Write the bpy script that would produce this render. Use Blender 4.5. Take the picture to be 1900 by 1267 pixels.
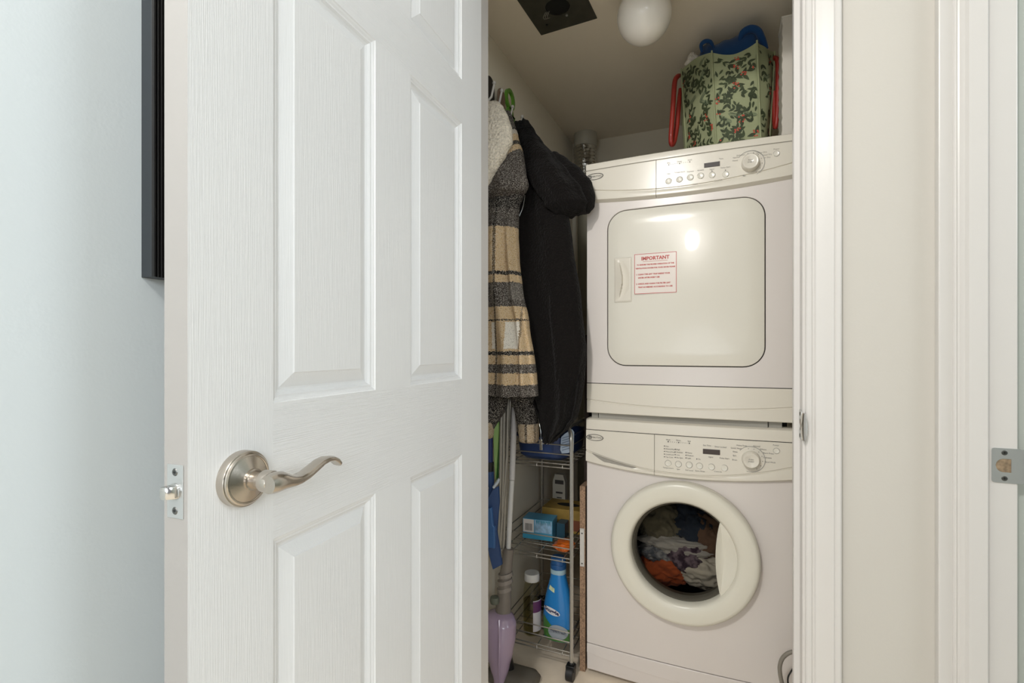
import bpy, bmesh, math, random
from mathutils import Vector, noise, Matrix
R = math.radians
PI = math.pi
sc = bpy.context.scene
col = sc.collection
for o in list(bpy.data.objects): bpy.data.objects.remove(o)

# ------------------------------------------------------------------ camera, world, lights
H = 1.07                      # camera height
F = 920.0                     # focal length in pixels of the 1900 px wide frame
A = R(23.55)                  # the camera is turned left of the closet's depth axis (+Y)
cam_d = bpy.data.cameras.new('camera'); cam = bpy.data.objects.new('camera', cam_d); col.objects.link(cam)
cam.location = (0, 0, H); cam.rotation_euler = (R(90), 0, A)
cam_d.sensor_fit = 'HORIZONTAL'; cam_d.sensor_width = 36; cam_d.lens = 36*F/1900
cam_d.shift_y = 14.5/1900; cam_d.clip_start = .02
sc.camera = cam
w = bpy.data.worlds.new('world'); sc.world = w; w.use_nodes = True
w.node_tree.nodes['Background'].inputs[0].default_value = (.93, .97, 1.0, 1)
w.node_tree.nodes['Background'].inputs[1].default_value = .34
def area(name, loc, target, size, power, color, spread=180):
    d = bpy.data.lights.new(name, 'AREA'); d.shape = 'DISK'; d.size = size; d.energy = power; d.color = color; d.spread = R(spread)
    o = bpy.data.objects.new(name, d); col.objects.link(o); o.location = loc
    o.rotation_euler = (Vector(target)-Vector(loc)).to_track_quat('-Z', 'Y').to_euler()
    return o
area('ceiling_lamp_light', (-.32, -3.0, 2.38), (-.1, 1.6, 1.0), .26, 16, (1, .95, .90))
wl = area('hall_fill_light', (-.2, -3.3, .75), (-.25, 1.6, 1.6), 1.2, 12, (.93, .97, 1.0))  # added low fill behind the camera, brightens the closet ceiling
area('hall_lamp_light', (-.45, -.80, 2.38), (-.1, 1.3, .9), .17, 23, (1, .97, .93))
area('right_fill_light', (1.35, -2.3, 1.85), (-.7, .6, 1.1), 1.2, 40, (.90, .95, 1.0))  # added fill from behind right, brightens the hall's left wall
area('door_fill_light', (1.9, .15, 1.95), (-.7, .4, 1.0), 1.2, 23, (.89, .95, 1.0))  # added fill through the side doorway, brightens the open door
sc.view_settings.view_transform = 'Standard'; sc.view_settings.look = 'None'
sc.view_settings.exposure = -0.07; sc.view_settings.gamma = 1; sc.view_settings.use_curve_mapping = False

# ------------------------------------------------------------------ measuring helpers
sa, ca = math.sin(A), math.cos(A)
def onY(px, py, Y):
    u = (px-950)/F; z = Y/(u*sa+ca)
    return Vector((z*(u*ca-sa), Y, H+(648-py)/F*z))
def onX(px, py, X):
    u = (px-950)/F; z = X/(u*ca-sa)
    return Vector((X, z*(u*sa+ca), H+(648-py)/F*z))
def lerp(a, b, t): return a+(b-a)*t
def interp(tab, t):
    if t <= tab[0][0]: return tab[0][1:]
    for a, b in zip(tab, tab[1:]):
        if t <= b[0]:
            k = (t-a[0])/(b[0]-a[0]); k = k*k*(3-2*k)*.5+k*.5
            return tuple(lerp(x, y, k) for x, y in zip(a[1:], b[1:]))
    return tab[-1][1:]

# ------------------------------------------------------------------ materials
def nodes(name):
    m = bpy.data.materials.new(name); m.use_nodes = True
    return m, m.node_tree, m.node_tree.nodes['Principled BSDF']
def setp(b, color=None, rough=.5, metal=0, coat=0, spec=.5, sheen=0):
    if color: b.inputs['Base Color'].default_value = (*color, 1)
    b.inputs['Roughness'].default_value = rough; b.inputs['Metallic'].default_value = metal
    b.inputs['Coat Weight'].default_value = coat; b.inputs['Specular IOR Level'].default_value = spec
    b.inputs['Sheen Weight'].default_value = sheen
def s2l(c): return tuple(((x/255+.055)/1.055)**2.4 if x > 10 else x/255/12.92 for x in c)
def mat(name, rgb, rough=.5, metal=0, coat=0, spec=.5, sheen=0, bump=0, scale=50, stretch=(1, 1, 1), var=0, vscale=4, emit=0):
    m, t, b = nodes(name); setp(b, s2l(rgb), rough, metal, coat, spec, sheen)
    tc = t.nodes.new('ShaderNodeTexCoord')
    if bump:
        mp = t.nodes.new('ShaderNodeMapping'); mp.inputs['Scale'].default_value = stretch
        n = t.nodes.new('ShaderNodeTexNoise'); n.inputs['Scale'].default_value = scale; n.inputs['Detail'].default_value = 4
        bp = t.nodes.new('ShaderNodeBump'); bp.inputs['Strength'].default_value = min(1, bump); bp.inputs['Distance'].default_value = .002*max(1, bump)
        t.links.new(tc.outputs['Object'], mp.inputs[0]); t.links.new(mp.outputs[0], n.inputs['Vector'])
        t.links.new(n.outputs[0], bp.inputs['Height']); t.links.new(bp.outputs[0], b.inputs['Normal'])
    if var:
        n = t.nodes.new('ShaderNodeTexNoise'); n.inputs['Scale'].default_value = vscale; n.inputs['Detail'].default_value = 3
        r = t.nodes.new('ShaderNodeValToRGB'); c = s2l(rgb)
        r.color_ramp.elements[0].position = .35; r.color_ramp.elements[1].position = .65
        r.color_ramp.elements[0].color = (*[x*(1-var) for x in c], 1); r.color_ramp.elements[1].color = (*[min(1, x*(1+var)) for x in c], 1)
        t.links.new(tc.outputs['Object'], n.inputs['Vector']); t.links.new(n.outputs[0], r.inputs[0]); t.links.new(r.outputs[0], b.inputs['Base Color'])
    return m
def glass_mat(name, tint, gloss=.12, rough=.02):
    m, t, b = nodes(name); t.nodes.remove(b); out = t.nodes['Material Output']
    tr = t.nodes.new('ShaderNodeBsdfTransparent'); tr.inputs[0].default_value = (*tint, 1)
    gl = t.nodes.new('ShaderNodeBsdfGlossy'); gl.inputs['Roughness'].default_value = rough
    fr = t.nodes.new('ShaderNodeFresnel'); fr.inputs[0].default_value = 1.35
    ge = t.nodes.new('ShaderNodeNewGeometry'); im = t.nodes.new('ShaderNodeMath'); im.operation = 'SUBTRACT'; im.inputs[0].default_value = 1; t.links.new(ge.outputs['Backfacing'], im.inputs[1])
    mu = t.nodes.new('ShaderNodeMath'); mu.operation = 'MULTIPLY'; t.links.new(fr.outputs[0], mu.inputs[0]); t.links.new(im.outputs[0], mu.inputs[1])
    mx = t.nodes.new('ShaderNodeMixShader'); t.links.new(mu.outputs[0], mx.inputs[0])
    t.links.new(tr.outputs[0], mx.inputs[1]); t.links.new(gl.outputs[0], mx.inputs[2]); t.links.new(mx.outputs[0], out.inputs[0])
    return m
M_wall = mat('wall_paint', (201, 196, 188), .7, bump=.08, scale=180, spec=.2)
M_hallwall = mat('hall_wall_paint', (222, 230, 233), .7, bump=.08, scale=180, spec=.2)
M_closet = mat('closet_wall_paint', (238, 230, 212), .8, bump=.1, scale=150, spec=.15)
M_ceil = mat('ceiling_paint', (240, 230, 212), .9, bump=.15, scale=200, spec=.1)
M_hceil = mat('hall_ceiling_paint', (235, 235, 232), .9)
M_grey = mat('side_room_paint', (176, 181, 174), .8)
M_trim = mat('trim_gloss_paint', (212, 208, 204), .32, bump=.03, scale=60)
M_door_v = mat('door_paint_upright_grain', (236, 237, 238), .38, bump=.30, scale=11, stretch=(60, 60, 1.2))
M_door_h = mat('door_paint_level_grain', (236, 237, 238), .38, bump=.65, scale=11, stretch=(1.2, 60, 60))
M_edge = mat('door_edge_toned', (160, 157, 154), .5, bump=.1, scale=40)  # edge colour darkened to offset the strong light falling on it
M_nickel = mat('brushed_nickel', (196, 188, 178), .24, 1, bump=.05, scale=300)
M_chrome = mat('polished_steel', (205, 203, 200), .12, 1)
M_steel = mat('dull_steel', (206, 208, 208), .4, .85)
M_screw = mat('screw_steel', (120, 120, 118), .35, 1)
M_black = mat('black_plastic', (18, 18, 19), .45)
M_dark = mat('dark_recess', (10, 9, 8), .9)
M_enamel = mat('white_enamel', (228, 224, 212), .2, coat=.15)
M_body = mat('white_enamel_front', (224, 217, 212), .26, coat=.1, bump=.03, scale=400)
M_fascia = mat('white_panel_plastic', (226, 220, 207), .24)
M_ringp = mat('ivory_door_plastic', (226, 222, 208), .25)
M_seam = mat('seam_shadow', (58, 52, 46), .8)
M_print = mat('grey_print', (92, 90, 88), .6)
M_disp = mat('display_window', (58, 44, 38), .35)
M_frame = mat('dark_frame_lacquer', (38, 43, 48), .45)
M_framef = mat('black_ribbed_lacquer', (16, 15, 15), .4)
M_art = mat('dark_red_canvas', (70, 18, 22), .7)
M_glass = glass_mat('clear_glass', (.60, .59, .55))

# ------------------------------------------------------------------ mesh builder
class MB:
    def __init__(s): s.v = []; s.f = []; s.mi = []
    def add(s, vs, fs, mi=0):
        b = len(s.v); s.v += [Vector(v) for v in vs]; s.f += [[b+i for i in f] for f in fs]; s.mi += [mi]*len(fs); return s
    def box(s, x0, x1, y0, y1, z0, z1, mi=0):
        return s.add([(x0, y0, z0), (x1, y0, z0), (x1, y1, z0), (x0, y1, z0), (x0, y0, z1), (x1, y0, z1), (x1, y1, z1), (x0, y1, z1)],
              [(0, 3, 2, 1), (4, 5, 6, 7), (0, 1, 5, 4), (1, 2, 6, 5), (2, 3, 7, 6), (3, 0, 4, 7)], mi)
    def loft(s, rings, caps=True, closed=True, mi=0):
        assert len({len(r) for r in rings}) == 1
        n = len(rings[0]); vs = [p for r in rings for p in r]; fs = []
        for i in range(len(rings)-1):
            for j in range(n if closed else n-1):
                k = (j+1) % n; fs.append((i*n+j, i*n+k, (i+1)*n+k, (i+1)*n+j))
        if caps and closed: fs.append(tuple(range(n-1, -1, -1))); fs.append(tuple((len(rings)-1)*n+j for j in range(n)))
        return s.add(vs, fs, mi)
    def tube(s, pts, r, seg=12, caps=True, mi=0, flat=1, up=None, sm=0):
        pts = [Vector(p) for p in pts]; n = len(pts); rr = list(r) if isinstance(r, (list, tuple)) else [r]*n
        if sm:                                   # Catmull-Rom smoothing
            P, Q = [], []
            for i in range(n-1):
                a, b, c, d = pts[max(i-1, 0)], pts[i], pts[i+1], pts[min(i+2, n-1)]
                for k in range(sm):
                    t = k/sm; P.append(((2*b)+(c-a)*t+(2*a-5*b+4*c-d)*t*t+(3*b-a-3*c+d)*t**3)/2); Q.append(lerp(rr[i], rr[i+1], t))
            pts, rr = P+[pts[-1]], Q+[rr[-1]]; n = len(pts)
        rings = []; pu = None
        for i, p in enumerate(pts):
            t = (pts[min(i+1, n-1)]-pts[max(i-1, 0)]).normalized()
            if pu is None:
                pu = Vector(up) if up else (Vector((0, 0, 1)) if abs(t.z) < .9 else Vector((1, 0, 0)))
            u = (pu-t*pu.dot(t)).normalized(); v = t.cross(u); pu = u
            rings.append([p+u*(rr[i]*flat*math.cos(2*PI*k/seg))+v*(rr[i]*math.sin(2*PI*k/seg)) for k in range(seg)])
        return s.loft(rings, caps, mi=mi)
    def cyl(s, p0, p1, r0, r1=None, seg=20, mi=0): return s.tube([p0, p1], [r0, r1 if r1 is not None else r0], seg, mi=mi)
    def lathe(s, c, prof, axis='z', seg=40, caps=False, mi=0):   # prof = (radius, height)
        c = Vector(c); rings = []
        for r, h in prof:
            ring = []
            for k in range(seg):
                a = 2*PI*k/seg; x, y = r*math.cos(a), r*math.sin(a)
                ring.append(c+(Vector((x, y, h)) if axis == 'z' else Vector((x, h, y)) if axis == 'y' else Vector((h, x, y))))
            rings.append(ring)
        return s.loft(rings, caps, mi=mi)
    def prism(s, pts, d, mi=0):          # planar outline extruded by vector d
        d = Vector(d); return s.loft([[Vector(p) for p in pts], [Vector(p)+d for p in pts]], True, mi=mi)
    def text(s, body, c, size, xdir=(1, 0, 0), zdir=(0, 0, 1), align='CENTER', mi=0, bold=0):
        cu = bpy.data.curves.new('t', 'FONT'); cu.body = body; cu.size = size; cu.align_x = align; cu.align_y = 'CENTER'; cu.offset = bold; cu.resolution_u = 2
        o = bpy.data.objects.new('t', cu); col.objects.link(o)
        dg = bpy.context.evaluated_depsgraph_get(); me = bpy.data.meshes.new_from_object(o.evaluated_get(dg))
        X, Z, C = Vector(xdir), Vector(zdir), Vector(c)
        s.add([C+X*v.co.x+Z*v.co.y for v in me.vertices], [tuple(p.vertices) for p in me.polygons], mi)
        bpy.data.objects.remove(o); bpy.data.curves.remove(cu); bpy.data.meshes.remove(me); return s
W = {}
def finish(name, mb, mats, parent=None, smooth=True, ang=35, bevel=0, subsurf=0, origin=None, kind=None, recalc=True):
    me = bpy.data.meshes.new(name)
    og = Vector(origin) if origin is not None else (W[parent.name] if parent else None)
    if og is None:
        xs = [v.x for v in mb.v]; ys = [v.y for v in mb.v]; zs = [v.z for v in mb.v]
        og = Vector(((min(xs)+max(xs))/2, (min(ys)+max(ys))/2, min(zs)))
    me.from_pydata([v-og for v in mb.v], [], mb.f)
    mats = mats if isinstance(mats, (list, tuple)) else [mats]
    for m in mats: me.materials.append(m)
    for p, i in zip(me.polygons, mb.mi): p.material_index = i
    if recalc:
        bm = bmesh.new(); bm.from_mesh(me); bmesh.ops.recalc_face_normals(bm, faces=bm.faces); bm.to_mesh(me); bm.free()
    if smooth:
        for p in me.polygons: p.use_smooth = True
        me.set_sharp_from_angle(angle=R(ang))
    o = bpy.data.objects.new(name, me); col.objects.link(o)
    if parent: o.parent = parent; o.location = og-W[parent.name]
    else: o.location = og
    W[o.name] = og
    if bevel:
        b = o.modifiers.new('bevel', 'BEVEL'); b.width = bevel; b.segments = 2; b.limit_method = 'ANGLE'; b.angle_limit = R(40)
    if subsurf:
        b = o.modifiers.new('sub', 'SUBSURF'); b.levels = subsurf; b.render_levels = subsurf
    if kind: o['kind'] = kind
    return o
def thing(name, label, cat, loc, group=None, rotz=0, local=False):
    o = bpy.data.objects.new(name, None); col.objects.link(o); o.location = loc; o.rotation_euler = (0, 0, rotz); o.empty_display_size = .05
    W[o.name] = Vector((0, 0, 0)) if local else Vector(loc)
    return tag(o, label, cat, group)
def tag(o, label, cat, group=None):
    o['label'] = label; o['category'] = cat
    if group: o['group'] = group
    return o
def struct(o, label=None):
    o['kind'] = 'structure'
    if label: o['label'] = label
    return o

# ------------------------------------------------------------------ the setting
XL = -.751; YW = 1.10; YB = 2.52; ZC = H+1.08; XR = .335; XR2 = .437; OL = -.60; OR = .131; ZH = 2.04; YI = 1.215
struct(finish('floor', MB().box(-1.0, 2.2, -3.4, YB+.1, -.1, 0), mat('beige_stone_tile', (246, 230, 208), .4, var=.09, vscale=7), smooth=False, origin=(0, 0, 0)))
struct(finish('ceiling', MB().box(XL-.1, .45, YI, YB+.1, ZC, ZC+.1), M_ceil, smooth=False, origin=(0, 0, ZC)))
struct(finish('ceiling', MB().box(XL-.1, 2.2, -1.6, YI, 2.44, 2.54), M_hceil, smooth=False, origin=(0, 0, 2.44)))
struct(finish('wall_left', MB().box(XL-.1, XL, -3.4, YW, 0, 2.44), M_hallwall, smooth=False))
struct(finish('wall_closet_left', MB().box(XL-.1, XL, YW, YB+.1, 0, 2.44), M_closet, smooth=False))
struct(finish('wall_back', MB().box(XL, .45, YB, YB+.1, 0, ZC), M_closet, smooth=False))
struct(finish('wall_closet_right', MB().box(.345, .45, YI, YB, 0, ZC), M_closet, smooth=False))
mb = MB().box(XL, OL-.019, YW, YI, 0, 2.44).box(OR+.019, XR2, YW, YI, 0, 2.44).box(OL-.019, OR+.019, YW, YI, ZH+.019, 2.44)
struct(finish('wall_front', mb, M_wall, smooth=False))
mb = MB().box(XR, XR2, -.10, .12, 0, 2.44).box(XR, XR2, .12, YW, ZH+.02, 2.44)
struct(finish('wall_right', mb, M_wall, smooth=False))
struct(finish('wall_side_room', MB().box(XR2, 2.2, YW+.012, YW+.1, 0, 2.44), M_grey, smooth=False))
struct(finish('wall_light_blocker', MB().box(XR2, 2.1, -.10, .0, 0, 2.44), M_grey, smooth=False))  # unseen wall, added to keep light from behind right off the front wall
struct(finish('wall_side_room_far', MB().box(2.1, 2.2, -3.4, YW, 0, 2.44), M_grey, smooth=False))

# casing: (distance from inner edge, projection)
CAS = [(0, 0), (0, .008), (.002, .0095), (.009, .0095), (.011, .0078), (.0135, .0085), (.016, .0115), (.020, .0125), (.034, .0138), (.040, .0165), (.044, .0172), (.046, .0155), (.048, .0168), (.054, .0172), (.0565, .0155), (.057, 0)]
def vcasing(x, sgn, y, z0, z1):
    m = MB(); m.loft([[Vector((x+sgn*w_, y-t, z)) for w_, t in CAS] for z in (z0, z1)]); return m
struct(finish('trim_1', vcasing(OR+.005, 1, YW, 0, ZH+.06), M_trim, ang=20))
struct(finish('trim_2', vcasing(OL-.005, -1, YW, 0, ZH+.06), M_trim, ang=20))
mb = MB(); mb.loft([[Vector((x, YW-t, ZH+.005+w_)) for w_, t in CAS] for x in (OL-.06, OR+.06)])
struct(finish('trim_3', mb, M_trim, ang=20))
# closet door frame: jambs, head, stops
fr = finish('trim_4', MB().box(OL-.019, OL, YW-.001, YI, 0, ZH+.019).box(OR, OR+.019, YW-.001, YI, 0, ZH+.019).box(OL, OR, YW-.001, YI, ZH, ZH+.019), M_trim, smooth=False, bevel=.001)
struct(fr)
mb = MB()
for x, s in ((OL, 1), (OR, -1)):
    mb.loft([[Vector((x+s*a, YW+b, z)) for a, b in ((0, .037), (.0095, .037), (.0105, .038), (.0105, .060), (.008, .064), (.004, .068), (0, .069))] for z in (0, ZH)])
mb.box(OL, OR, YW+.037, YW+.069, ZH-.0105, ZH)
finish('door_stop', mb, M_trim, fr, ang=20)
def strike(parent, c, n, t, w_, h, label):      # c centre on the face, n outward normal, t towards the lip
    n, t = Vector(n), Vector(t); z = Vector((0, 0, 1)); c = Vector(c)
    def P(a, b, d=0): return c+t*a+z*b+n*d
    r = .004; out = []
    for cx_, cz_, a0 in ((w_/2-r, h/2-r, 0), (-w_/2+r, h/2-r, 90), (-w_/2+r, -h/2+r, 180), (w_/2-r, -h/2+r, 270)):
        for k in range(5): a = R(a0+22.5*k); out.append((cx_+r*math.cos(a), cz_+r*math.sin(a)))
    out = [(lerp(a[0], b[0], k/6), lerp(a[1], b[1], k/6)) for a, b in zip(out, out[1:]+out[:1]) for k in range(6)]
    hx, hw, hh = -w_*.12, .0105, .0112      # hole, D shaped
    hole = []
    for a, b in out:
        an = math.atan2(b, a-hx); cx_, cz_ = math.cos(an), math.sin(an)
        k = min(hw*.9/max(cx_, 1e-6), hh/max(abs(cz_), 1e-6)) if cx_ > 0 else 1/math.hypot(cx_/hw, cz_/hh); hole.append((hx+cx_*k, cz_*k))
    m = MB(); m.loft([[P(a, b, 0) for a, b in out], [P(a, b, .0014) for a, b in out], [P(a, b, .0014) for a, b in hole], [P(a, b, .0002) for a, b in hole]], caps=False)
    p = finish('strike_plate', m, M_steel, parent, ang=30); p['label'] = label
    m = MB(); m.loft([[P(a, b, .0003) for a, b in hole], [P(a*.96+hx*.04, b*.96, .0004) for a, b in hole]], caps=True); finish('latch_hole', m, mat('raw_wood_hole', (142, 122, 98), .9, var=.3, vscale=120), p)
    for s in (1, -1):
        m = MB(); q = P(-w_*.10, s*h*.37, .0014); m.tube([q, q+n*.0008], [.0042, .0034], 14)
        m.add([q+n*.0009+z*a+t*b for a, b in ((.002, .0004), (-.002, .0004), (-.002, -.0004), (.002, -.0004))], [(0, 1, 2, 3)], 1)
        m.add([q+n*.0009+z*a+t*b for a, b in ((.0004, .002), (-.0004, .002), (-.0004, -.002), (.0004, -.002))], [(0, 1, 2, 3)], 1)
        finish('screw', m, [M_screw, M_black], p, recalc=False)
    return p
sp = strike(fr, (OR-.0002, YW+.015, H-.1475), (-1, 0, 0), (0, -1, 0), .034, .057, 'small chrome strike plate on the closet jamb')
mb = MB(); rings = []
for k in range(13):
    t = k/6-1; z = H-.1475+.026*t; b = .25+.75*math.sqrt(max(0, 1-t*t*.97))
    rings.append([Vector((OR+a*b+.0002, YW-.012+c, z)) for a, c in ((-.0022, .014), (-.0022, -.001-.004*b), (.0010, -.0055-.004*b), (.0055, -.0070-.004*b), (.0060, -.0060-.004*b), (.0018, -.0035-.004*b), (-.0008, .0005-.004*b), (-.0008, .014))])
mb.loft(rings); finish('strike_lip', mb, M_chrome, sp, ang=50)
# doorway in the right hand wall: far jamb faces the camera
f2 = finish('trim_5', MB().box(XR-.001, XR2+.001, 1.082, YW, 0, ZH+.02).box(XR-.001, XR2+.001, .12, .138, 0, ZH+.02).box(XR-.001, XR2+.001, .138, 1.082, ZH, ZH+.02), M_trim, smooth=False, bevel=.002)
struct(f2)
prof = [(.353, 0), (.353, .002), (.3545, .004), (.357, .0045), (.3585, .0035), (.361, .0045), (.364, .008), (.3665, .0098), (.370, .0150), (.3935, .0160), (.3950, .0150), (.3955, 0)]
mb = MB(); mb.loft([[Vector((x, 1.082-t, z)) for x, t in prof] for z in (0, ZH)]); finish('door_stop', mb, M_trim, f2, ang=20)
mb = MB(); mb.loft([[Vector((x, 1.100-t, z)) for x, t in ((.3345, 0), (.3345, .014), (.3305, .014), (.3290, .012), (.3285, 0))] for z in (0, ZH+.02)]); 
sp2 = strike(f2, (.4245, 1.082, H-.193), (0, -1, 0), (1, 0, 0), .041, .0575, 'grey steel strike plate with two screws')
mb = MB(); mb.tube([(.4448, 1.081, H-.193-.0235), (.4478, 1.0835, H-.193-.0235)], .0012, 6)
mb = MB(); mb.loft([[Vector((.4445+a, 1.0815+b, H-.193+z)) for a, b in ((0, -.0008), (.0022, .0000), (.0035, .003), (.0025, .003), (.0015, .0010), (0, .0008))] for z in (-.024, .024)]); finish('strike_lip', mb, M_black, sp2)

# ------------------------------------------------------------------ the open six panel door
DW, DH = .762, 2.03
ang = math.atan2(-.9984, .0566)
door = thing('door_1', 'white six-panel closet door standing open', 'door', (-.5642, 1.1024, .008), rotz=ang, local=True); struct(door); del door['category']
zz = [0, .235, .822, .994, 1.578, 1.678, 1.905, DH-.008]     # rails and panels, bottom to top
xx = [0, .110, .327, .4353, .6493, DW]                       # hinge to latch
PRF = [(0, 0), (.0012, -.0014), (.004, -.0024), (.0065, -.0042), (.009, -.0044), (.012, -.0078), (.0155, -.0098), (.018, -.0100)]
mb = MB()
for i in range(5):
    for j in range(7):
        if i in (1, 3) and j in (1, 3, 5):
            rect = lambda d, y: [Vector((xx[i]+d, y, zz[j]+d)), Vector((xx[i+1]-d, y, zz[j]+d)), Vector((xx[i+1]-d, y, zz[j+1]-d)), Vector((xx[i]+d, y, zz[j+1]-d))]
            rings = [rect(d, y) for d, y in PRF]; mb.loft(rings, caps=False)
            r0 = rings[-1]; mb.add(r0, [(0, 1, 2, 3)])
        else:
            hz = (j % 2 == 0) and 1 <= i <= 3
            mb.add([(xx[i], 0, zz[j]), (xx[i+1], 0, zz[j]), (xx[i+1], 0, zz[j+1]), (xx[i], 0, zz[j+1])], [(0, 1, 2, 3)], 1 if hz else 0)
hT = zz[-1]
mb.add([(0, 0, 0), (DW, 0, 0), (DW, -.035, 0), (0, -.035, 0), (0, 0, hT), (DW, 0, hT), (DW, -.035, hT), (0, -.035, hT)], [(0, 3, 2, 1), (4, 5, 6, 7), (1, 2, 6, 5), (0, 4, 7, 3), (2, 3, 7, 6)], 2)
slab = finish('door_slab', mb, [M_door_v, M_door_h, M_edge], door, ang=12, origin=(0, 0, 0))
for i in (1, 3):
    for j in (1, 3, 5):
        mb = MB(); rect = lambda d, y: [Vector((xx[i]+d, y, zz[j]+d)), Vector((xx[i+1]-d, y, zz[j]+d)), Vector((xx[i+1]-d, y, zz[j+1]-d)), Vector((xx[i]+d, y, zz[j+1]-d))]
        mb.loft([rect(d, y) for d, y in ((.0182, -.0102), (.0186, -.0096), (.036, -.0030), (.0375, -.0016))], caps=False); mb.add(rect(.0375, -.0016), [(0, 1, 2, 3)])
        finish('door_panel', mb, M_door_v, door, ang=8, origin=(0, 0, 0))
hx, hz = DW-.0650, .911
hd = finish('lever_handle', MB().lathe((hx, 0, hz), [(.0325, 0), (.0325, .009), (.0318, .0105), (.0305, .0108), (.0300, .0124), (.0285, .0136), (.0268, .0140), (.0262, .0133), (.018, .0165), (.0125, .0185), (.0125, .0215), (.0105, .022), (.0105, .036), (.0125, .037), (.0125, .048), (.0118, .0495), (0, .0495)], 'y', 56), M_nickel, door, ang=25)
hd['label'] = 'brushed nickel lever on a round rose'
# wave lever: sections along -x (towards the hinge)
prof = [(-.0115, .0000, .0105, .0105), (-.006, .0000, .0118, .0118), (.000, .0000, .0120, .0125), (.007, -.0005, .0112, .0125), (.014, -.0022, .0092, .0122), (.022, -.0040, .0070, .0115), (.032, -.0045, .0056, .0108), (.045, -.0020, .0050, .0102), (.058, .0030, .0046, .0098), (.070, .0078, .0042, .0096), (.080, .0095, .0038, .0094), (.090, .0085, .0035, .0090), (.098, .0045, .0034, .0084), (.1035, -.0005, .0032, .0074), (.1055, -.0030, .0018, .005)]
rings = []
for k, (s, dz, hz_, hy) in enumerate(prof):
    s0 = prof[max(k-1, 0)]; s1 = prof[min(k+1, len(prof)-1)]; t = Vector((-(s1[0]-s0[0]), 0, s1[1]-s0[1])).normalized(); nn = Vector((t.z, 0, -t.x))
    if k < 3: nn = Vector((0, 0, 1))
    c = Vector((hx-s, .0495+.004, hz+dz)); ring = []
    for q in range(20):
        a = 2*PI*q/20; e = .75 if k > 4 else 1
        cx_ = math.copysign(abs(math.cos(a))**e, math.cos(a)); cz_ = math.copysign(abs(math.sin(a))**e, math.sin(a))
        ring.append(c+Vector((0, 1, 0))*(hy*cx_)+nn*(hz_*cz_))
    rings.append(ring)
finish('lever', MB().loft(rings), M_nickel, hd, ang=50)
# the same on the far face
bh = finish('lever_handle', MB().lathe((hx, -.035, hz), [(.0325, 0), (.0325, -.009), (.0285, -.0136), (.0125, -.0185), (.0105, -.022), (.0105, -.040), (0, -.040)], 'y', 40).tube([(hx, -.045-.03, hz), (hx-.03, -.072, hz-.004), (hx-.07, -.072, hz+.007), (hx-.10, -.07, hz)], [.009, .007, .006, .005], 10), M_nickel, door, ang=25)
lp = finish('latch_plate', MB().box(DW, DW+.0010, -.0295, -.0055, hz-.0285, hz+.0285), M_steel, door, smooth=False, bevel=.0004)
for s in (1, -1):
    m = MB(); q = Vector((DW+.001, -.0175, hz+s*.0205)); m.tube([q, q+Vector((.0007, 0, 0))], [.0042, .0034], 16)
    for a, b in ((.002, .0005), (.0005, .002)): m.add([q+Vector((.0008, y*b, z*a)) for y, z in ((1, 1), (-1, 1), (-1, -1), (1, -1))], [(0, 1, 2, 3)], 1)
    finish('screw', m, [M_screw, M_black], lp, recalc=False)
m = MB().lathe((DW+.0012, -.0175, hz), [(.0088, 0), (.0086, .0015), (.0075, .002), (.006, .002)], 'x', 24, caps=True)
finish('latch_bore', m, M_chrome, lp)
m = MB(); m.loft([[Vector((DW+x, y, hz+z)) for z, y in ((-.0065, -.024), (-.0065, y1), (-.005, y1+.001), (.005, y1+.001), (.0065, y1), (.0065, -.024), (.005, -.0255), (-.005, -.0255))] for x, y1 in ((0, -.011), (.005, -.012), (.009, -.017), (.0115, -.0215))])
finish('latch_bolt', m, M_chrome, lp, ang=50)
for z in (.25, 1.0, 1.75):
    finish('hinge', MB().cyl((-.006, -.040, z-.04), (-.006, -.040, z+.04), .005, seg=12), M_nickel, door)

# ------------------------------------------------------------------ picture on the left wall
p0 = onX(262, 515, XL)
yf0 = p0.y; zb = p0.z; ft = .0275
fx = XL+ft
pf = thing('picture_frame', 'dark slate picture frame with black ribbed face on the hall wall behind the door', 'picture frame', (XL, yf0+.3, zb))
m = MB(); m.box(XL, fx-.004, yf0, yf0+.6, zb, zb+.8); finish('frame', m, M_frame, pf, smooth=False, bevel=.0008)
mm = MB()
def ribs(m, y0, n, wd):
    for k in range(n):
        y = y0+k*wd; m.loft([[Vector((fx-.004, y, z)), Vector((fx-.0005, y+wd*.2, z)), Vector((fx, y+wd*.5, z)), Vector((fx-.0005, y+wd*.8, z)), Vector((fx-.004, y+wd, z))] for z in (zb, zb+.8)])
ribs(mm, yf0, 8, .0045); ribs(mm, yf0+.6-.036, 8, .0045)
mm.box(fx-.004, fx-.0002, yf0+.036, yf0+.564, zb, zb+.036).box(fx-.004, fx-.0002, yf0+.036, yf0+.564, zb+.764, zb+.8)
finish('ribbed_face', mm, M_framef, pf, ang=20)
finish('canvas', MB().box(fx-.0045, fx-.003, yf0+.036, yf0+.564, zb+.036, zb+.764), M_art, pf, smooth=False)

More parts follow.
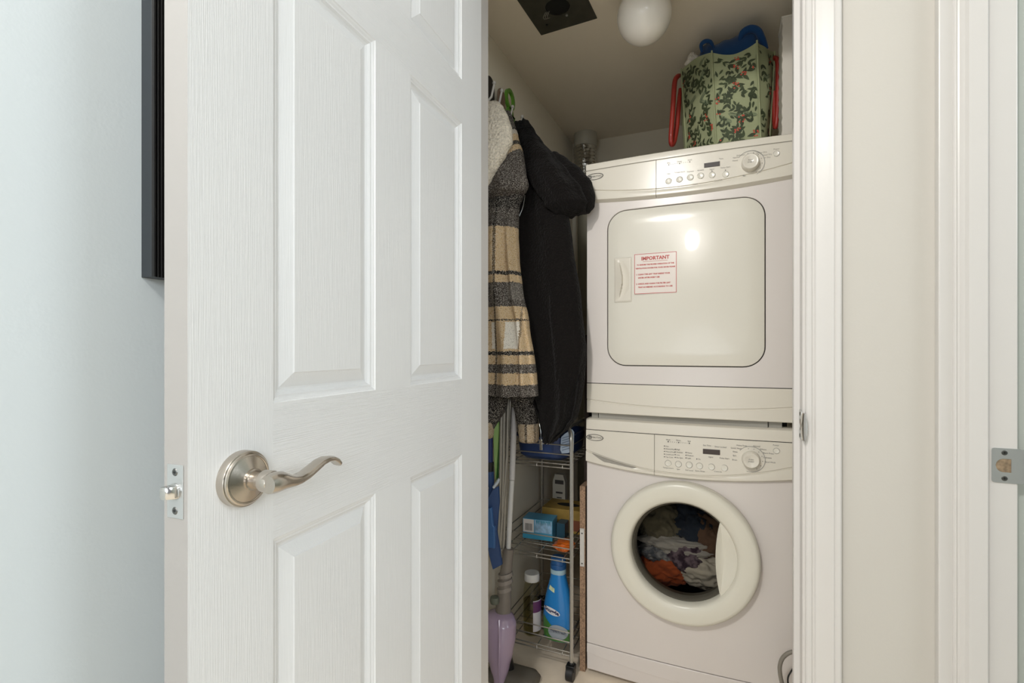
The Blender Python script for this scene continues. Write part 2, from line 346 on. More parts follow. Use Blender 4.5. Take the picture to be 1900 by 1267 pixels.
# ------------------------------------------------------------------ stacked washer and dryer
MX, HW, YF = -.1285, .2985, 1.600
BOW = .011
def bow(x): return YF-BOW*(1-((x-MX)/HW)**2)
xs = [MX-HW+2*HW*k/28 for k in range(29)]
def outline_rrect(cx, cz, w_, h, r, n=10):
    o = []
    for sx, sz, a0 in ((1, 1, 0), (-1, 1, 90), (-1, -1, 180), (1, -1, 270)):
        for k in range(n+1): a = R(a0+90*k/n); o.append((cx+sx*(w_/2-r)+r*math.cos(a), cz+sz*(h/2-r)+r*math.sin(a)))
    res = []                                   # densify straight runs
    for (a, b), (c, d) in zip(o, o[1:]+o[:1]):
        k = 14 if math.hypot(c-a, d-b) > .10 else 1
        for q in range(k): res.append((lerp(a, c, q/k), lerp(b, d, q/k)))
    return res
def radial(mb, inner, x0, x1, z0, z1, yfun, steps=6, lip=.012):
    cx = sum(p[0] for p in inner)/len(inner); cz = sum(p[1] for p in inner)/len(inner)
    outer = []
    angs = [math.atan2(b-cz, a-cx) for a, b in inner]
    corners = [math.atan2(z-cz, x-cx) for x in (x0, x1) for z in (z0, z1)]
    snap = {}
    for c in corners: snap[min(range(len(angs)), key=lambda i: abs((angs[i]-c+PI) % (2*PI)-PI))] = c
    for i, (a, b) in enumerate(inner):
        an = snap.get(i, angs[i]); dx, dz = math.cos(an), math.sin(an)
        k = min(((x1 if dx > 0 else x0)-cx)/dx if abs(dx) > 1e-9 else 9, ((z1 if dz > 0 else z0)-cz)/dz if abs(dz) > 1e-9 else 9)
        outer.append((cx+dx*k, cz+dz*k))
    rings = [[Vector((a, yfun(a)+lip, b)) for a, b in inner]]
    rings.append([Vector((a, yfun(a)+.0015, b)) for a, b in inner])
    for s in range(steps+1):
        t = s/steps
        rings.append([Vector((lerp(a, c, t), yfun(lerp(a, c, t)), lerp(b, d, t))) for (a, b), (c, d) in [(((p[0]+(p[0]-cx)*.006), (p[1]+(p[1]-cz)*.006)), q) for p, q in zip(inner, outer)]])
    rings.append([Vector((a, yfun(a)+.02, b)) for a, b in outer])
    mb.loft(rings, caps=False)
def smile(xe, xm): return lambda x: lerp(xm, xe, ((x-MX)/HW)**2)
def shell(x0, x1, y0, y1, z0, z1):
    return MB().box(x0, x1, y0, y1, z0, z1)
def emblem(parent, zc, y):
    cx = MX-HW+.030
    m = MB(); N = 40
    def el(a, b): return [Vector((cx+a*math.cos(2*PI*k/N), y-.0012-.00*k, zc+b*math.sin(2*PI*k/N))) for k in range(N)]
    yy = lambda ring: [Vector((p.x, bow(p.x)-.0142, p.z)) for p in ring]
    m.loft([yy(el(.0285, .0105)), yy(el(.0258, .0092))], caps=False)
    r = [(cx-.021, zc-.0045), (cx-.011, zc-.0045), (cx-.011, zc+.0045), (cx-.021, zc+.0045)]
    ri = [(cx-.0185, zc-.0022), (cx-.0135, zc-.0022), (cx-.0135, zc+.0018), (cx-.0185, zc+.0018)]
    m.loft([[Vector((a, bow(a)-.0142, b)) for a, b in r], [Vector((a, bow(a)-.0142, b)) for a, b in ri]], caps=False)
    m.text('MAYTAG', (cx+.0065, bow(cx)-.0145, zc), .0078)
    o = finish('oval_emblem', m, mat('emblem_ink', (70, 68, 66), .5), parent, smooth=False, recalc=False); o['label'] = 'grey oval emblem with a small square mark'
def knob(parent, x, z, label):
    y = bow(x)-.012
    m = MB().lathe((x, y, z), [(.0375, -.0006), (.0375, -.0014), (.0362, -.0014), (.0362, -.0006)], 'y', 48)
    finish('dial_ring', m, mat('dial_ring_grey', (150, 148, 142), .4), parent)
    m = MB().lathe((x, y, z), [(.0245, 0), (.0242, -.006), (.0225, -.020), (.0200, -.0225), (.015, -.0225), (.0135, -.0215), (.0, -.0215)], 'y', 48)
    k = finish('dial_knob', m, M_fascia, parent, ang=40); k['label'] = label
    m = MB(); m.text('PUSH', (x, y-.0226, z+.003), .0052).text('START', (x, y-.0226, z-.003), .0052); finish('knob_lettering', m, M_print, k, smooth=False, recalc=False)
    m = MB()
    for q in range(12):
        a = R(-60+q*27); c = Vector((x+.0305*math.cos(a), y-.0008, z+.0305*math.sin(a))); m.add([c+Vector((dx, 0, dz)) for dx, dz in ((-.0009, -.0009), (.0009, -.0009), (.0009, .0009), (-.0009, .0009))], [(0, 1, 2, 3)])
    finish('dial_marks', m, M_print, parent, smooth=False, recalc=False, kind='stuff')
def button(parent, x, z, r=.0088):
    y = bow(x)-.012
    finish('push_button', MB().lathe((x, y, z), [(r, 0), (r, -.002), (r-.001, -.003), (r*.6, -.0026), (0, -.0024)], 'y', 24), M_enamel, parent)
    finish('button_ring', MB().lathe((x, y, z), [(r+.0012, -.0003), (r+.0012, -.0008), (r+.0002, -.0008)], 'y', 24), mat('button_ring_grey', (168, 163, 155), .5) if 'button_ring_grey' not in bpy.data.materials else bpy.data.materials['button_ring_grey'], parent)
def fascia(parent, zt, ge, gm, be, bmid, seam_x):
    g, b = smile(ge, gm), smile(be, bmid)
    def ring(x):
        yf = bow(x); zg, zb_ = g(x), b(x)
        return [Vector((x, YF+.03, zt)), Vector((x, yf-.0100, zt)), Vector((x, yf-.0118, zt-.002)), Vector((x, yf-.0130, zg+.0028)), Vector((x, yf-.0095, zg+.0012)), Vector((x, yf-.0095, zg-.0012)), Vector((x, yf-.0140, zg-.0030)),
                Vector((x, yf-.0160, zb_+.014)), Vector((x, yf-.0155, zb_+.007)), Vector((x, yf-.0015, zb_)), Vector((x, YF+.03, zb_))]
    cut = [x for x in xs]
    left = [x for x in cut if x < seam_x]+[seam_x-.0007]; right = [seam_x+.0007]+[x for x in cut if x > seam_x]
    return MB().loft([ring(x) for x in left]), MB().loft([ring(x) for x in right]), g, b
def put_text(m, px, py, s, size, align='CENTER'):
    p = onY(px, py, YF-.02); m.text(s, (p.x, bow(p.x)-.0134, p.z), size, align=align)

# ---- washer
WT = H-.227; WB = .014
wash = thing('washing_machine', 'white front-loading washing machine under the dryer, round glass door full of laundry', 'washing machine', (MX, YF+.28, 0))
m = MB(); x0, x1, y1, z1 = MX-HW, MX+HW, YF+.56, WT-.03
m.add([(x0, YF+.005, WB), (x0, y1, WB), (x0, y1, z1), (x0, YF+.005, z1)], [(0, 1, 2, 3)]); m.add([(x1, YF+.005, WB), (x1, y1, WB), (x1, y1, z1), (x1, YF+.005, z1)], [(0, 3, 2, 1)])
m.add([(x0, y1, WB), (x1, y1, WB), (x1, y1, z1), (x0, y1, z1)], [(0, 1, 2, 3)]); m.add([(x0, YF+.005, WB), (x1, YF+.005, WB), (x1, y1, WB), (x0, y1, WB)], [(0, 1, 2, 3)])
cab = finish('cabinet', m, M_body, wash, smooth=False)
CX, CZ, RO = MX+.001, H-.612, .213
circ = [(CX+.165*math.cos(2*PI*k/72), CZ+.165*math.sin(2*PI*k/72)) for k in range(72)]
KZ = H-.967
m = MB(); radial(m, circ, x0, x1, KZ+.0015, H-.355, bow, lip=.03); finish('front_panel', m, M_body, wash, ang=25)
m = MB(); m.loft([[Vector((x, bow(x)+.02, KZ-.0015)), Vector((x, bow(x), KZ-.0015)), Vector((x, bow(x)-.001, KZ-.003)), Vector((x, bow(x)-.002, smile(KZ-.030, KZ-.048)(x))), Vector((x, bow(x)+.0010, smile(KZ-.032, KZ-.050)(x))), Vector((x, bow(x)+.002, WB+.004)), Vector((x, bow(x)+.006, WB)), Vector((x, bow(x)+.02, WB))] for x in xs])
finish('kick_panel', m, M_body, wash, ang=25)
m = MB(); m.loft([[Vector((x, YF+.56, WT)), Vector((x, bow(x)-.004, WT)), Vector((x, bow(x)-.009, WT-.003)), Vector((x, bow(x)-.010, WT-.008)), Vector((x, bow(x)-.010, WT-.034)), Vector((x, YF+.56, WT-.034))] for x in xs])
finish('top_lid', m, M_fascia, wash, ang=40)
m = MB(); m.loft([[Vector((x, YF+.03, WT-.034)), Vector((x, bow(x)-.0085, WT-.034)), Vector((x, bow(x)-.0085, WT-.0362)), Vector((x, YF+.03, WT-.0362))] for x in xs]); finish('lid_seam', m, M_seam, wash)
SX = onY(1216, 800, YF).x
l, r, g, b = fascia(wash, WT-.0362, H-.330, H-.378, H-.371, H-.394, SX)
dr = finish('detergent_drawer', l, M_fascia, wash, ang=20); finish('control_panel', r, M_fascia, wash, ang=20)
# drawer pull: scoop below the groove line
m = MB(); N = 20; x0_, x1_ = onY(1101, 842, YF).x, onY(1183, 868, YF).x; up = []; dn = []
for k in range(N+1):
    t = k/N; x = lerp(x0_, x1_, t); zt_ = g(x)-.001; up.append(Vector((x, bow(x)-.0152, zt_))); dn.append(Vector((x, bow(x)-.0156, zt_-.0165*math.sin(PI*t)**.8-.0002)))
m.loft([up, dn], closed=False, caps=False); m.loft([[p+Vector((0, -.004, .0015)) for p in up], up], closed=False, caps=False)
o = finish('drawer_pull', m, mat('pull_shade_grey', (158, 153, 144), .5), dr)
emblem(wash, onY(1111, 812, YF-.015).z, 0)
kx = onY(1393, 851, YF-.012); knob(wash, kx.x, kx.z, 'round programme dial')
for px, py in ((1240, 859), (1259, 860.5), (1279, 862), (1298, 864), (1320, 866), (1344, 868)):
    p = onY(px, py, YF-.02); button(wash, p.x, p.z)
p = onY(1441, 837, YF-.02); button(wash, p.x, p.z, .0075)
p = onY(1320, 838, YF-.02); finish('display_window', MB().box(p.x-.0235, p.x+.0235, bow(p.x)-.0136, bow(p.x)-.010, p.z-.0075, p.z+.0075), M_disp, wash, smooth=False, bevel=.0006)
m = MB()
for px, py, s in ((1240, 815.5, 'Wash'), (1259, 816.5, 'Rinse'), (1279, 818, 'Spin'), (1240, 867.5, 'Temperature'), (1259, 870, 'Spin'), (1279, 872, 'Soil Level'), (1299, 873.5, 'Extra Rinse'), (1319, 847.5, 'Signal'), (1344, 850, 'Delay Start'), (1332, 874.5, 'Controls'), (1312, 826, 'Est. Time'), (1337, 829, 'Door Locked'), (1376, 826.5, 'Heavy Duty'), (1404, 828, 'Normal'), (1416, 834, 'Whites'), (1426, 841.5, 'Perm Press'), (1424, 849.5, 'Delicates'), (1429, 858, 'Hand Wash'), (1366, 831.5, 'Quick Wash'), (1364, 838, 'Rinse'), (1363, 845, 'Spin'), (1363, 853, 'Drain'), (1440, 826.5, 'Power')):
    put_text(m, px, py, s, .0058)
for px, n, y0, lst in ((1233, 5, 827, ('Hot', 'Warm/Warm', 'Warm/Cold', 'Cold/Cold', 'Tap Cold')), (1253, 4, 833, ('High', 'Medium', 'Low', 'No Spin')), (1273, 3, 839, ('Heavy', 'Medium', 'Light')), (1293, 1, 851, ('On',))):
    for q, s in enumerate(lst):
        put_text(m, px+2, y0+q*5+.3, s, .0058, 'LEFT'); p = onY(px, y0+q*5, YF-.02); m.box(p.x-.0014, p.x+.0014, bow(p.x)-.0134, bow(p.x)-.012, p.z-.0014, p.z+.0014)
for q in range(11):
    p = onY(1240+q*3.9, 819+q*.3, YF-.02); r_ = .0016 if q % 5 == 0 else .0007; m.box(p.x-r_, p.x+r_, bow(p.x)-.0134, bow(p.x)-.012, p.z-r_, p.z+r_)
finish('panel_lettering', m, M_print, wash, smooth=False, recalc=False, kind='stuff')
# door: ring, glass bowl, pull
wd = finish('porthole_door', MB().lathe((CX, YF-.008, CZ), [(.180, .004), (RO-.003, .003), (RO, -.004), (RO, -.026), (RO-.002, -.033), (RO-.007, -.038), (RO-.014, -.0395), (.175, -.038), (.160, -.0365), (.155, -.033), (.151, -.026), (.1495, -.012), (.1490, .012), (.166, .02)], 'y', 96), M_ringp, wash, ang=50)
finish('dark_gasket', MB().lathe((CX, YF-.008, CZ), [(.1489, -.010), (.146, -.012), (.143, -.008), (.1405, .000), (.139, .012), (.141, .03)], 'y', 80), mat('gasket_grey', (92, 88, 78), .35), wd)
finish('glass_bowl', MB().lathe((CX, YF-.008, CZ), [(.1475, .000), (.140, .008), (.128, .030), (.112, .052), (.085, .070), (.05, .080), (.0, .084)], 'y', 72), M_glass, wd, ang=60, recalc=True)
m = MB(); seg = []
for k in range(21):
    a = R(lerp(-46, 46, k/20)); seg.append(Vector((CX+.153*math.cos(a), YF-.034, CZ+.153*math.sin(a))))
edge = []
for k in range(21):
    t = lerp(1, -1, k/20); edge.append(Vector((CX+.0935+.013*t*t, YF-.030, CZ+.110*t)))
rg = seg+edge; cen = sum(rg, Vector())/len(rg)
m.loft([[p+Vector((0, .02, 0)) for p in rg], rg, [cen+(p-cen)*.93+Vector((0, -.0015, 0)) for p in rg], [cen+(p-cen)*.6+Vector((0, .004, 0)) for p in rg], [cen+(p-cen)*.1+Vector((0, .007, 0)) for p in rg]])
finish('door_pull', m, M_ringp, wd, ang=40)
finish('drum', MB().lathe((CX, YF, CZ), [(.166, .022), (.235, .03), (.24, .06), (.24, .42), (0, .43)], 'y', 64), mat('drum_steel', (58, 56, 52), .5, .5), wash)
for sx in (-1, 1):
    for yy in (.05, .5): finish('foot', MB().lathe((MX+sx*.25, YF+yy, 0), [(0, 0), (.02, 0), (.022, .006), (.012, .008), (.012, WB+.004), (0, WB+.004)], 'z', 16), M_black, wash)

# laundry behind the glass
def blob(name, label, cat, c, rad, material, seed, amp=.25, group=None, freq=14, squash=(1, 1, 1)):
    bm = bmesh.new(); bmesh.ops.create_icosphere(bm, subdivisions=5, radius=1)
    for v in bm.verts:
        d = v.co.normalized(); q = d*1.6+Vector((seed*3.1, seed*1.7, 0))
        n = noise.noise(q)*.6+(1-abs(noise.noise(q*2.2)))*.55+(1-abs(noise.noise(q*4.6)))*.22
        v.co = Vector((d.x*rad[0], d.y*rad[1], d.z*rad[2]))*(1+amp*(n-.6))
    me = bpy.data.meshes.new(name); bm.to_mesh(me); bm.free(); me.materials.append(material)
    for p in me.polygons: p.use_smooth = True
    o = bpy.data.objects.new(name, me); col.objects.link(o); o.location = c; W[o.name] = Vector(c); return tag(o, label, cat, group)
def cloth_mat(name, rgb, rgb2=None, scale=30, bump=.4):
    m, t, b = nodes(name); setp(b, s2l(rgb), .9, spec=.15, sheen=.2)
    tc = t.nodes.new('ShaderNodeTexCoord'); n = t.nodes.new('ShaderNodeTexNoise'); n.inputs['Scale'].default_value = scale; n.inputs['Detail'].default_value = 5
    t.links.new(tc.outputs['Object'], n.inputs['Vector'])
    if rgb2:
        r = t.nodes.new('ShaderNodeValToRGB'); r.color_ramp.elements[0].position = .42; r.color_ramp.elements[1].position = .58
        r.color_ramp.elements[0].color = (*s2l(rgb), 1); r.color_ramp.elements[1].color = (*s2l(rgb2), 1)
        t.links.new(n.outputs[0], r.inputs[0]); t.links.new(r.outputs[0], b.inputs['Base Color'])
    n2 = t.nodes.new('ShaderNodeTexNoise'); n2.inputs['Scale'].default_value = 500; t.links.new(tc.outputs['Object'], n2.inputs['Vector'])
    bp = t.nodes.new('ShaderNodeBump'); bp.inputs['Strength'].default_value = bump; bp.inputs['Distance'].default_value = .001
    t.links.new(n2.outputs[0], bp.inputs['Height']); t.links.new(bp.outputs[0], b.inputs['Normal'])
    return m
LY = YF+.125
for nm, lb, px, py, rad, m_, sd, dy in (
    ('towel', 'olive grey towel curled at the upper left inside the washer drum', 1228, 972, (0.076, 0.053, 0.077), cloth_mat('olive_towel', (120, 114, 98)), 1, .03),
    ('shirt', 'navy shirt at the top of the laundry inside the washer', 1285, 975, (0.079, 0.053, 0.070), cloth_mat('navy_cloth', (52, 60, 76)), 2, .04),
    ('shirt', 'brown shirt at the right of the laundry inside the washer', 1318, 998, (0.067, 0.053, 0.077), cloth_mat('brown_cloth', (112, 88, 74)), 3, .03),
    ('towel', 'long pale grey towel swirled across the middle of the washer drum', 1255, 1008, (0.116, 0.053, 0.033), cloth_mat('pale_grey_towel', (190, 186, 184)), 4, .006),
    ('shirt', 'orange shirt at the lower left of the laundry in the washer', 1233, 1050, (0.076, 0.053, 0.058), cloth_mat('orange_cloth', (186, 94, 58)), 5, .01),
    ('scarf', 'dark purple patterned cloth in the centre of the washer drum', 1275, 1032, (0.063, 0.047, 0.054), cloth_mat('purple_pattern', (70, 56, 72), (134, 118, 132), 45), 6, -.004),
    ('shirt', 'blue-grey crumpled cloth at the left edge of the washer laundry', 1222, 1022, (0.061, 0.047, 0.031), cloth_mat('blue_grey_cloth', (96, 100, 112), (160, 160, 166), 50), 7, .004),
    ('towel', 'cream white towel at the bottom right inside the washer drum', 1305, 1058, (0.095, 0.053, 0.054), cloth_mat('cream_towel', (214, 206, 196)), 8, .0)):
    p = onY(px, py, LY+dy); blob(nm, lb, 'laundry', p, rad, m_, sd, .5)

# ---- dryer
DT = H+.607; DB = H-.208
dry = thing('clothes_dryer', 'white clothes dryer stacked on the washing machine, square door with red warning sticker', 'dryer', (MX, YF+.28, WT))
m = MB().box(MX-HW, MX+HW, YF+.012, YF+.56, DB+.002, DT-.022); finish('cabinet', m, M_body, dry, smooth=False)
DCX, DCZ = -.130, H+.1955; DWd, DHt = .458, .497
SZ = H-.111
m = MB(); radial(m, outline_rrect(DCX, DCZ, DWd, DHt, .060), MX-HW, MX+HW, SZ+.0012, H+.497, bow, lip=.010); finish('front_panel', m, M_body, dry, ang=30)
m = MB(); m.loft([[Vector((a, bow(a)+.0085, b)) for a, b in outline_rrect(DCX, DCZ, DWd+.004, DHt+.004, .060)], [Vector((a, bow(a)+.0085, b)) for a, b in outline_rrect(DCX, DCZ, DWd-.03, DHt-.03, .05)]], caps=False); finish('door_gap', m, M_dark, dry)
m = MB(); rr = outline_rrect(DCX, DCZ, DWd-.0052, DHt-.0052, .0575)
def dd(k, y): return [Vector((DCX+(a-DCX)*k, bow(DCX+(a-DCX)*k)+y, DCZ+(b-DCZ)*k)) for a, b in rr]
m.loft([dd(1, .008), dd(1, .0008), dd(.9965, -.0014), dd(.990, -.0022), dd(.8, -.0026), dd(.6, -.0028), dd(.4, -.003), dd(.2, -.003), dd(.02, -.003)])
ddoor = finish('dryer_door', m, M_enamel, dry, ang=40)
# recessed grip
m = MB(); gx0, gx1, gz0, gz1 = onY(1141, 520, YF).x, onY(1173, 520, YF).x, H+.150, H+.292; nx, nz = 28, 40; vs = []; fs = []
for j in range(nz+1):
    for i in range(nx+1):
        u, v = i/nx, j/nz; x = lerp(gx0, gx1, u); z = lerp(gz0, gz1, v)
        ed = min(u, 1-u)*.053; ez = min(v, 1-v)*.142; e = min(ed, ez); h = .0012+.0022*min(1, e/.003)
        if .06 < v < .94:
            t = (v-.06)/.88; bulge = math.sin(PI*t); xb = .22+.26*bulge**.8; xr = .30+.60*bulge**.55
            if u < xb: h += .0085*(min(1, max(0, (u-.06)/.40)))*bulge**.5
            elif u < xr: k = (u-xb)/(max(xr-xb, .01)); h -= .0026*min(1, bulge*1.5)*(1-k**3)
        vs.append((x, bow(x)-.0028-h, z))
for j in range(nz):
    for i in range(nx): q = j*(nx+1)+i; fs.append((q, q+1, q+nx+2, q+nx+1))
m.add(vs, fs); finish('recessed_handle', m, M_fascia, ddoor, ang=50, recalc=False)
# sticker
sx0, sx1, sz0, sz1 = -.2715, -.1430, H+.1725, H+.2995; yk = bow(-.21)-.0046; cxs = (sx0+sx1)/2
M_red = mat('sticker_red', (186, 58, 46), .4); M_sw = mat('sticker_white', (238, 228, 220), .18)
m = MB().box(sx0, sx1, yk, yk+.0016, sz0, sz1)
st = finish('warning_sticker', m, M_sw, ddoor, smooth=False); st['label'] = 'white sticker with red border and red lettering'
m = MB(); yt = yk-.0003
def frame(x0, x1, z0, z1, t):
    for a, b, c, d in ((x0, x1, z0, z0+t), (x0, x1, z1-t, z1), (x0, x0+t, z0, z1), (x1-t, x1, z0, z1)): m.add([(a, yt, c), (b, yt, c), (b, yt, d), (a, yt, d)], [(0, 1, 2, 3)])
frame(sx0+.001, sx1-.001, sz0+.001, sz1-.001, .0016)
m.text('IMPORTANT', (cxs, yt, sz1-.0165), .0150, bold=.0006); m.add([(cxs-.037, yt, sz1-.0262), (cxs+.037, yt, sz1-.0262), (cxs+.037, yt, sz1-.0252), (cxs-.037, yt, sz1-.0252)], [(0, 1, 2, 3)])
for z, s, al in ((.0355, 'TO ENSURE THE PROPER OPERATION OF THE', 0), (.0465, 'VENTILATION SYSTEM FOR YOUR DRYER PLEASE', 0), (.0655, '1. CLEAN THE LINT TRAP INSIDE YOUR', 1), (.0760, '    DRYER AFTER EVERY USE', 1), (.0950, '2. CHECK AND CLEAN THE FILTER LINT', 1), (.1055, '    TRAP AS NEEDED ACCORDING TO USE', 1)):
    if al: m.text(s, (sx0+.006, yt, sz1-z), .0058, align='LEFT', bold=.00030)
    else: m.text(s, (cxs, yt, sz1-z), .0054, bold=.00030)
finish('sticker_lettering', m, M_red, ddoor, smooth=False, recalc=False, kind='stuff')
m = MB(); m.loft([[Vector((x, YF+.56, DT)), Vector((x, bow(x)-.006, DT)), Vector((x, bow(x)-.011, DT-.003)), Vector((x, bow(x)-.012, DT-.008)), Vector((x, bow(x)-.012, DT-.022)), Vector((x, YF+.56, DT-.022))] for x in xs]); finish('top_lid', m, M_fascia, dry, ang=40)
m = MB(); m.loft([[Vector((x, YF+.03, DT-.022)), Vector((x, bow(x)-.0105, DT-.022)), Vector((x, bow(x)-.0105, DT-.0236)), Vector((x, YF+.03, DT-.0236))] for x in xs]); finish('lid_seam', m, mat('soft_seam', (150, 145, 136), .8), dry)
l, r, g, b = fascia(dry, DT-.0236, H+.522, H+.491, H+.482, H+.4665, onY(1219, 330, YF).x)
finish('blank_panel', l, M_fascia, dry, ang=20); finish('control_panel', r, M_fascia, dry, ang=20)
emblem(dry, onY(1115, 326, YF-.015).z, 0)
kx = onY(1392, 305, YF-.012); knob(dry, kx.x, kx.z, 'round drying dial')
for px, py in ((1241, 337), (1261, 334), (1281, 330), (1300, 327), (1321, 325.5), (1346, 324)):
    p = onY(px, py, YF-.02); button(dry, p.x, p.z)
p = onY(1441, 284, YF-.02); button(dry, p.x, p.z, .0075)
p = onY(1321, 306, YF-.02); finish('display_window', MB().box(p.x-.0215, p.x+.0215, bow(p.x)-.0136, bow(p.x)-.010, p.z-.0068, p.z+.0068), mat('display_dark_brown', (44, 32, 26), .45), dry, smooth=False, bevel=.0006)  # display face is plain dark brown, without glow
m = MB()
for px, py, s in ((1241, 303, 'Dry'), (1261, 300.5, 'Damp'), (1280, 297.5, 'Cool'), (1241, 323, 'Heat'), (1261, 320, 'Temperature'), (1281, 319, 'Dryness'), (1300, 316.5, 'Wrinkle'), (1321, 314.5, 'Signal'), (1346, 311, 'Delay Start'), (1290, 342, 'Select'), (1333, 335, 'Controls'), (1338, 295, 'Time'), (1374, 288, 'Delicates'), (1366, 292.5, 'Normal'), (1364, 298, 'Heavy'), (1413, 282.5, 'Sensor Dry'), (1423, 286.5, 'Timed Dry'), (1423, 291.5, 'Air Dry'), (1441, 275.5, 'Power')):
    put_text(m, px, py, s, .0058)
for px, py in ((1241, 306.5), (1261, 304), (1280, 301), (1321, 318), (1346, 316)):
    p = onY(px, py, YF-.02); m.box(p.x-.0014, p.x+.0014, bow(p.x)-.0134, bow(p.x)-.012, p.z-.0014, p.z+.0014)
for q in range(11):
    p = onY(1241+q*3.9, 306-q*.5, YF-.02); m.box(p.x-.0006, p.x+.0006, bow(p.x)-.0134, bow(p.x)-.012, p.z-.0006, p.z+.0006)
finish('panel_lettering', m, mat('pale_grey_print', (142, 137, 130), .6), dry, smooth=False, recalc=False, kind='stuff')
m = MB()
sk = smile(H-.165, H-.181)
m.loft([[Vector((x, YF+.03, SZ-.0012)), Vector((x, bow(x), SZ-.0012)), Vector((x, bow(x)-.001, SZ-.003)), Vector((x, bow(x)-.0018, sk(x)+.003)), Vector((x, bow(x)+.0015, sk(x)+.0012)), Vector((x, bow(x)+.0015, sk(x)-.0012)), Vector((x, bow(x)-.0012, sk(x)-.003)), Vector((x, bow(x)-.0012, DB+.002)), Vector((x, bow(x)+.001, DB)), Vector((x, YF+.03, DB))] for x in xs]); finish('lower_panel', m, M_fascia, dry, ang=25)
m = MB(); m.loft([[Vector((x, YF+.03, SZ+.0012)), Vector((x, bow(x)+.002, SZ+.0012)), Vector((x, bow(x)+.002, SZ-.0012)), Vector((x, YF+.03, SZ-.0012))] for x in xs]); finish('panel_seam', m, M_seam, dry)
M_brk = mat('bracket_grey', (158, 155, 146), .5)
m = MB().box(MX-HW+.037, MX+HW-.065, YF+.010, YF+.5, WT, DB+.001); finish('stacking_bracket', m, M_brk, dry, smooth=False)
for a, b_ in ((MX-HW+.012, MX-HW+.033), (MX+HW-.062, MX+HW-.028)): finish('bracket_foot', MB().box(a, b_, YF+.016, YF+.5, WT, DB+.001), M_brk, dry, smooth=False)
finish('gap_shade_fill', MB().box(MX-HW+.02, MX+HW-.012, YF+.05, YF+.49, WT+.0005, DB), M_dark, dry, smooth=False)  # dark block put in for the shade inside the gap

# ------------------------------------------------------------------ ceiling: lamp, fan opening; duct
lamp = thing('ceiling_lamp', 'unlit opal glass globe lamp on the closet ceiling', 'lamp', (-.228, 1.504, ZC))
pr = [(0, -.1700)]+[(.0785*math.sin(R(a)), -.0915-.0785*math.cos(R(a))) for a in range(6, 160, 7)]+[(.03, -.017), (.03, -.008)]
finish('glass_globe', MB().lathe((-.228, 1.504, ZC), pr, 'z', 48), mat('opal_glass', (252, 247, 238), .25, coat=.3), lamp)
finish('lamp_base', MB().lathe((-.228, 1.504, ZC), [(0, 0), (.05, 0), (.05, -.010), (.035, -.018), (.03, -.016)], 'z', 32), M_trim, lamp)
vent = thing('exhaust_fan', 'uncovered square exhaust fan with a round dark hole in the closet ceiling', 'exhaust fan', (-.494, 1.497, ZC), rotz=R(-2.6), local=True)
m = MB(); sq = []; hole = []
for k in range(48):
    a = 2*PI*k/48+PI/4; c, s = math.cos(a), math.sin(a); q = .0985/max(abs(c), abs(s)); sq.append((c*q, s*q)); hole.append((.002+.039*c, -.008+.039*s))
m.loft([[Vector((a, b, 0)) for a, b in sq], [Vector((a, b, -.003)) for a, b in sq], [Vector((a, b, -.003)) for a, b in hole], [Vector((a, b, -.0005)) for a, b in hole]], caps=False)
M_fan = mat('dusty_dark_steel', (72, 70, 60), .5, .3, var=.15, vscale=20)
finish('fan_plate', m, M_fan, vent, ang=30)
finish('fan_opening', MB().loft([[Vector((a, b, -.0006)) for a, b in hole], [Vector((a, b, -.0004)) for a, b in hole]]), M_dark, vent)
m = MB()
for k in range(3): m.tube([(-.048+k*.005, .028, -.003), (-.052+k*.006, .014, -.012), (-.050+k*.007, .000, -.014), (-.040+k*.006, -.004, -.004)], .0011, 6)
finish('wires', m, mat('fan_wire_grey', (150, 146, 136), .4), vent)
finish('bolt', MB().lathe((.016, .038, -.003), [(.004, 0), (.004, -.003), (0, -.0035)], 'z', 10), M_steel, vent)
finish('bolt', MB().lathe((-.06, .055, -.003), [(.004, 0), (.004, -.003), (0, -.0035)], 'z', 10), M_black, vent)
duct = thing('dryer_duct', 'crinkled foil vent duct with white collar rising to the ceiling behind the dryer', 'duct', (-.656, 2.43, .3))
finish('collar', MB().lathe((-.656, 2.43, ZC), [(.040, 0), (.056, 0), (.057, -.004), (.057, -.062), (.055, -.066), (.047, -.070)], 'z', 40), mat('collar_white', (190, 186, 172), .5), duct)
rings = []; N = 56
for i in range(N):
    z = lerp(ZC-.066, H+.70, i/(N-1)); ring = []
    for k in range(36):
        a = 2*PI*k/36; r_ = .050+.0045*math.sin(i*2*PI/3.0+1.2*math.sin(a*2))+.008*noise.noise(Vector((math.cos(a)*2.5, math.sin(a)*2.5, z*26)))
        sway = .010*math.sin(z*5)
        ring.append(Vector((-.652+sway+r_*math.cos(a), 2.43+r_*math.sin(a), z)))
    rings.append(ring)
finish('rigid_duct', MB().lathe((-.640, 2.43, 0), [(.050, H+.71), (.055, H+.705), (.055, .3), (0, .3)], 'z', 32), mat('painted_duct', (150, 146, 130), .7), duct)
finish('foil_duct', MB().loft(rings), mat('aluminium_foil', (200, 198, 192), .22, 1, bump=.6, scale=90), duct, ang=25)

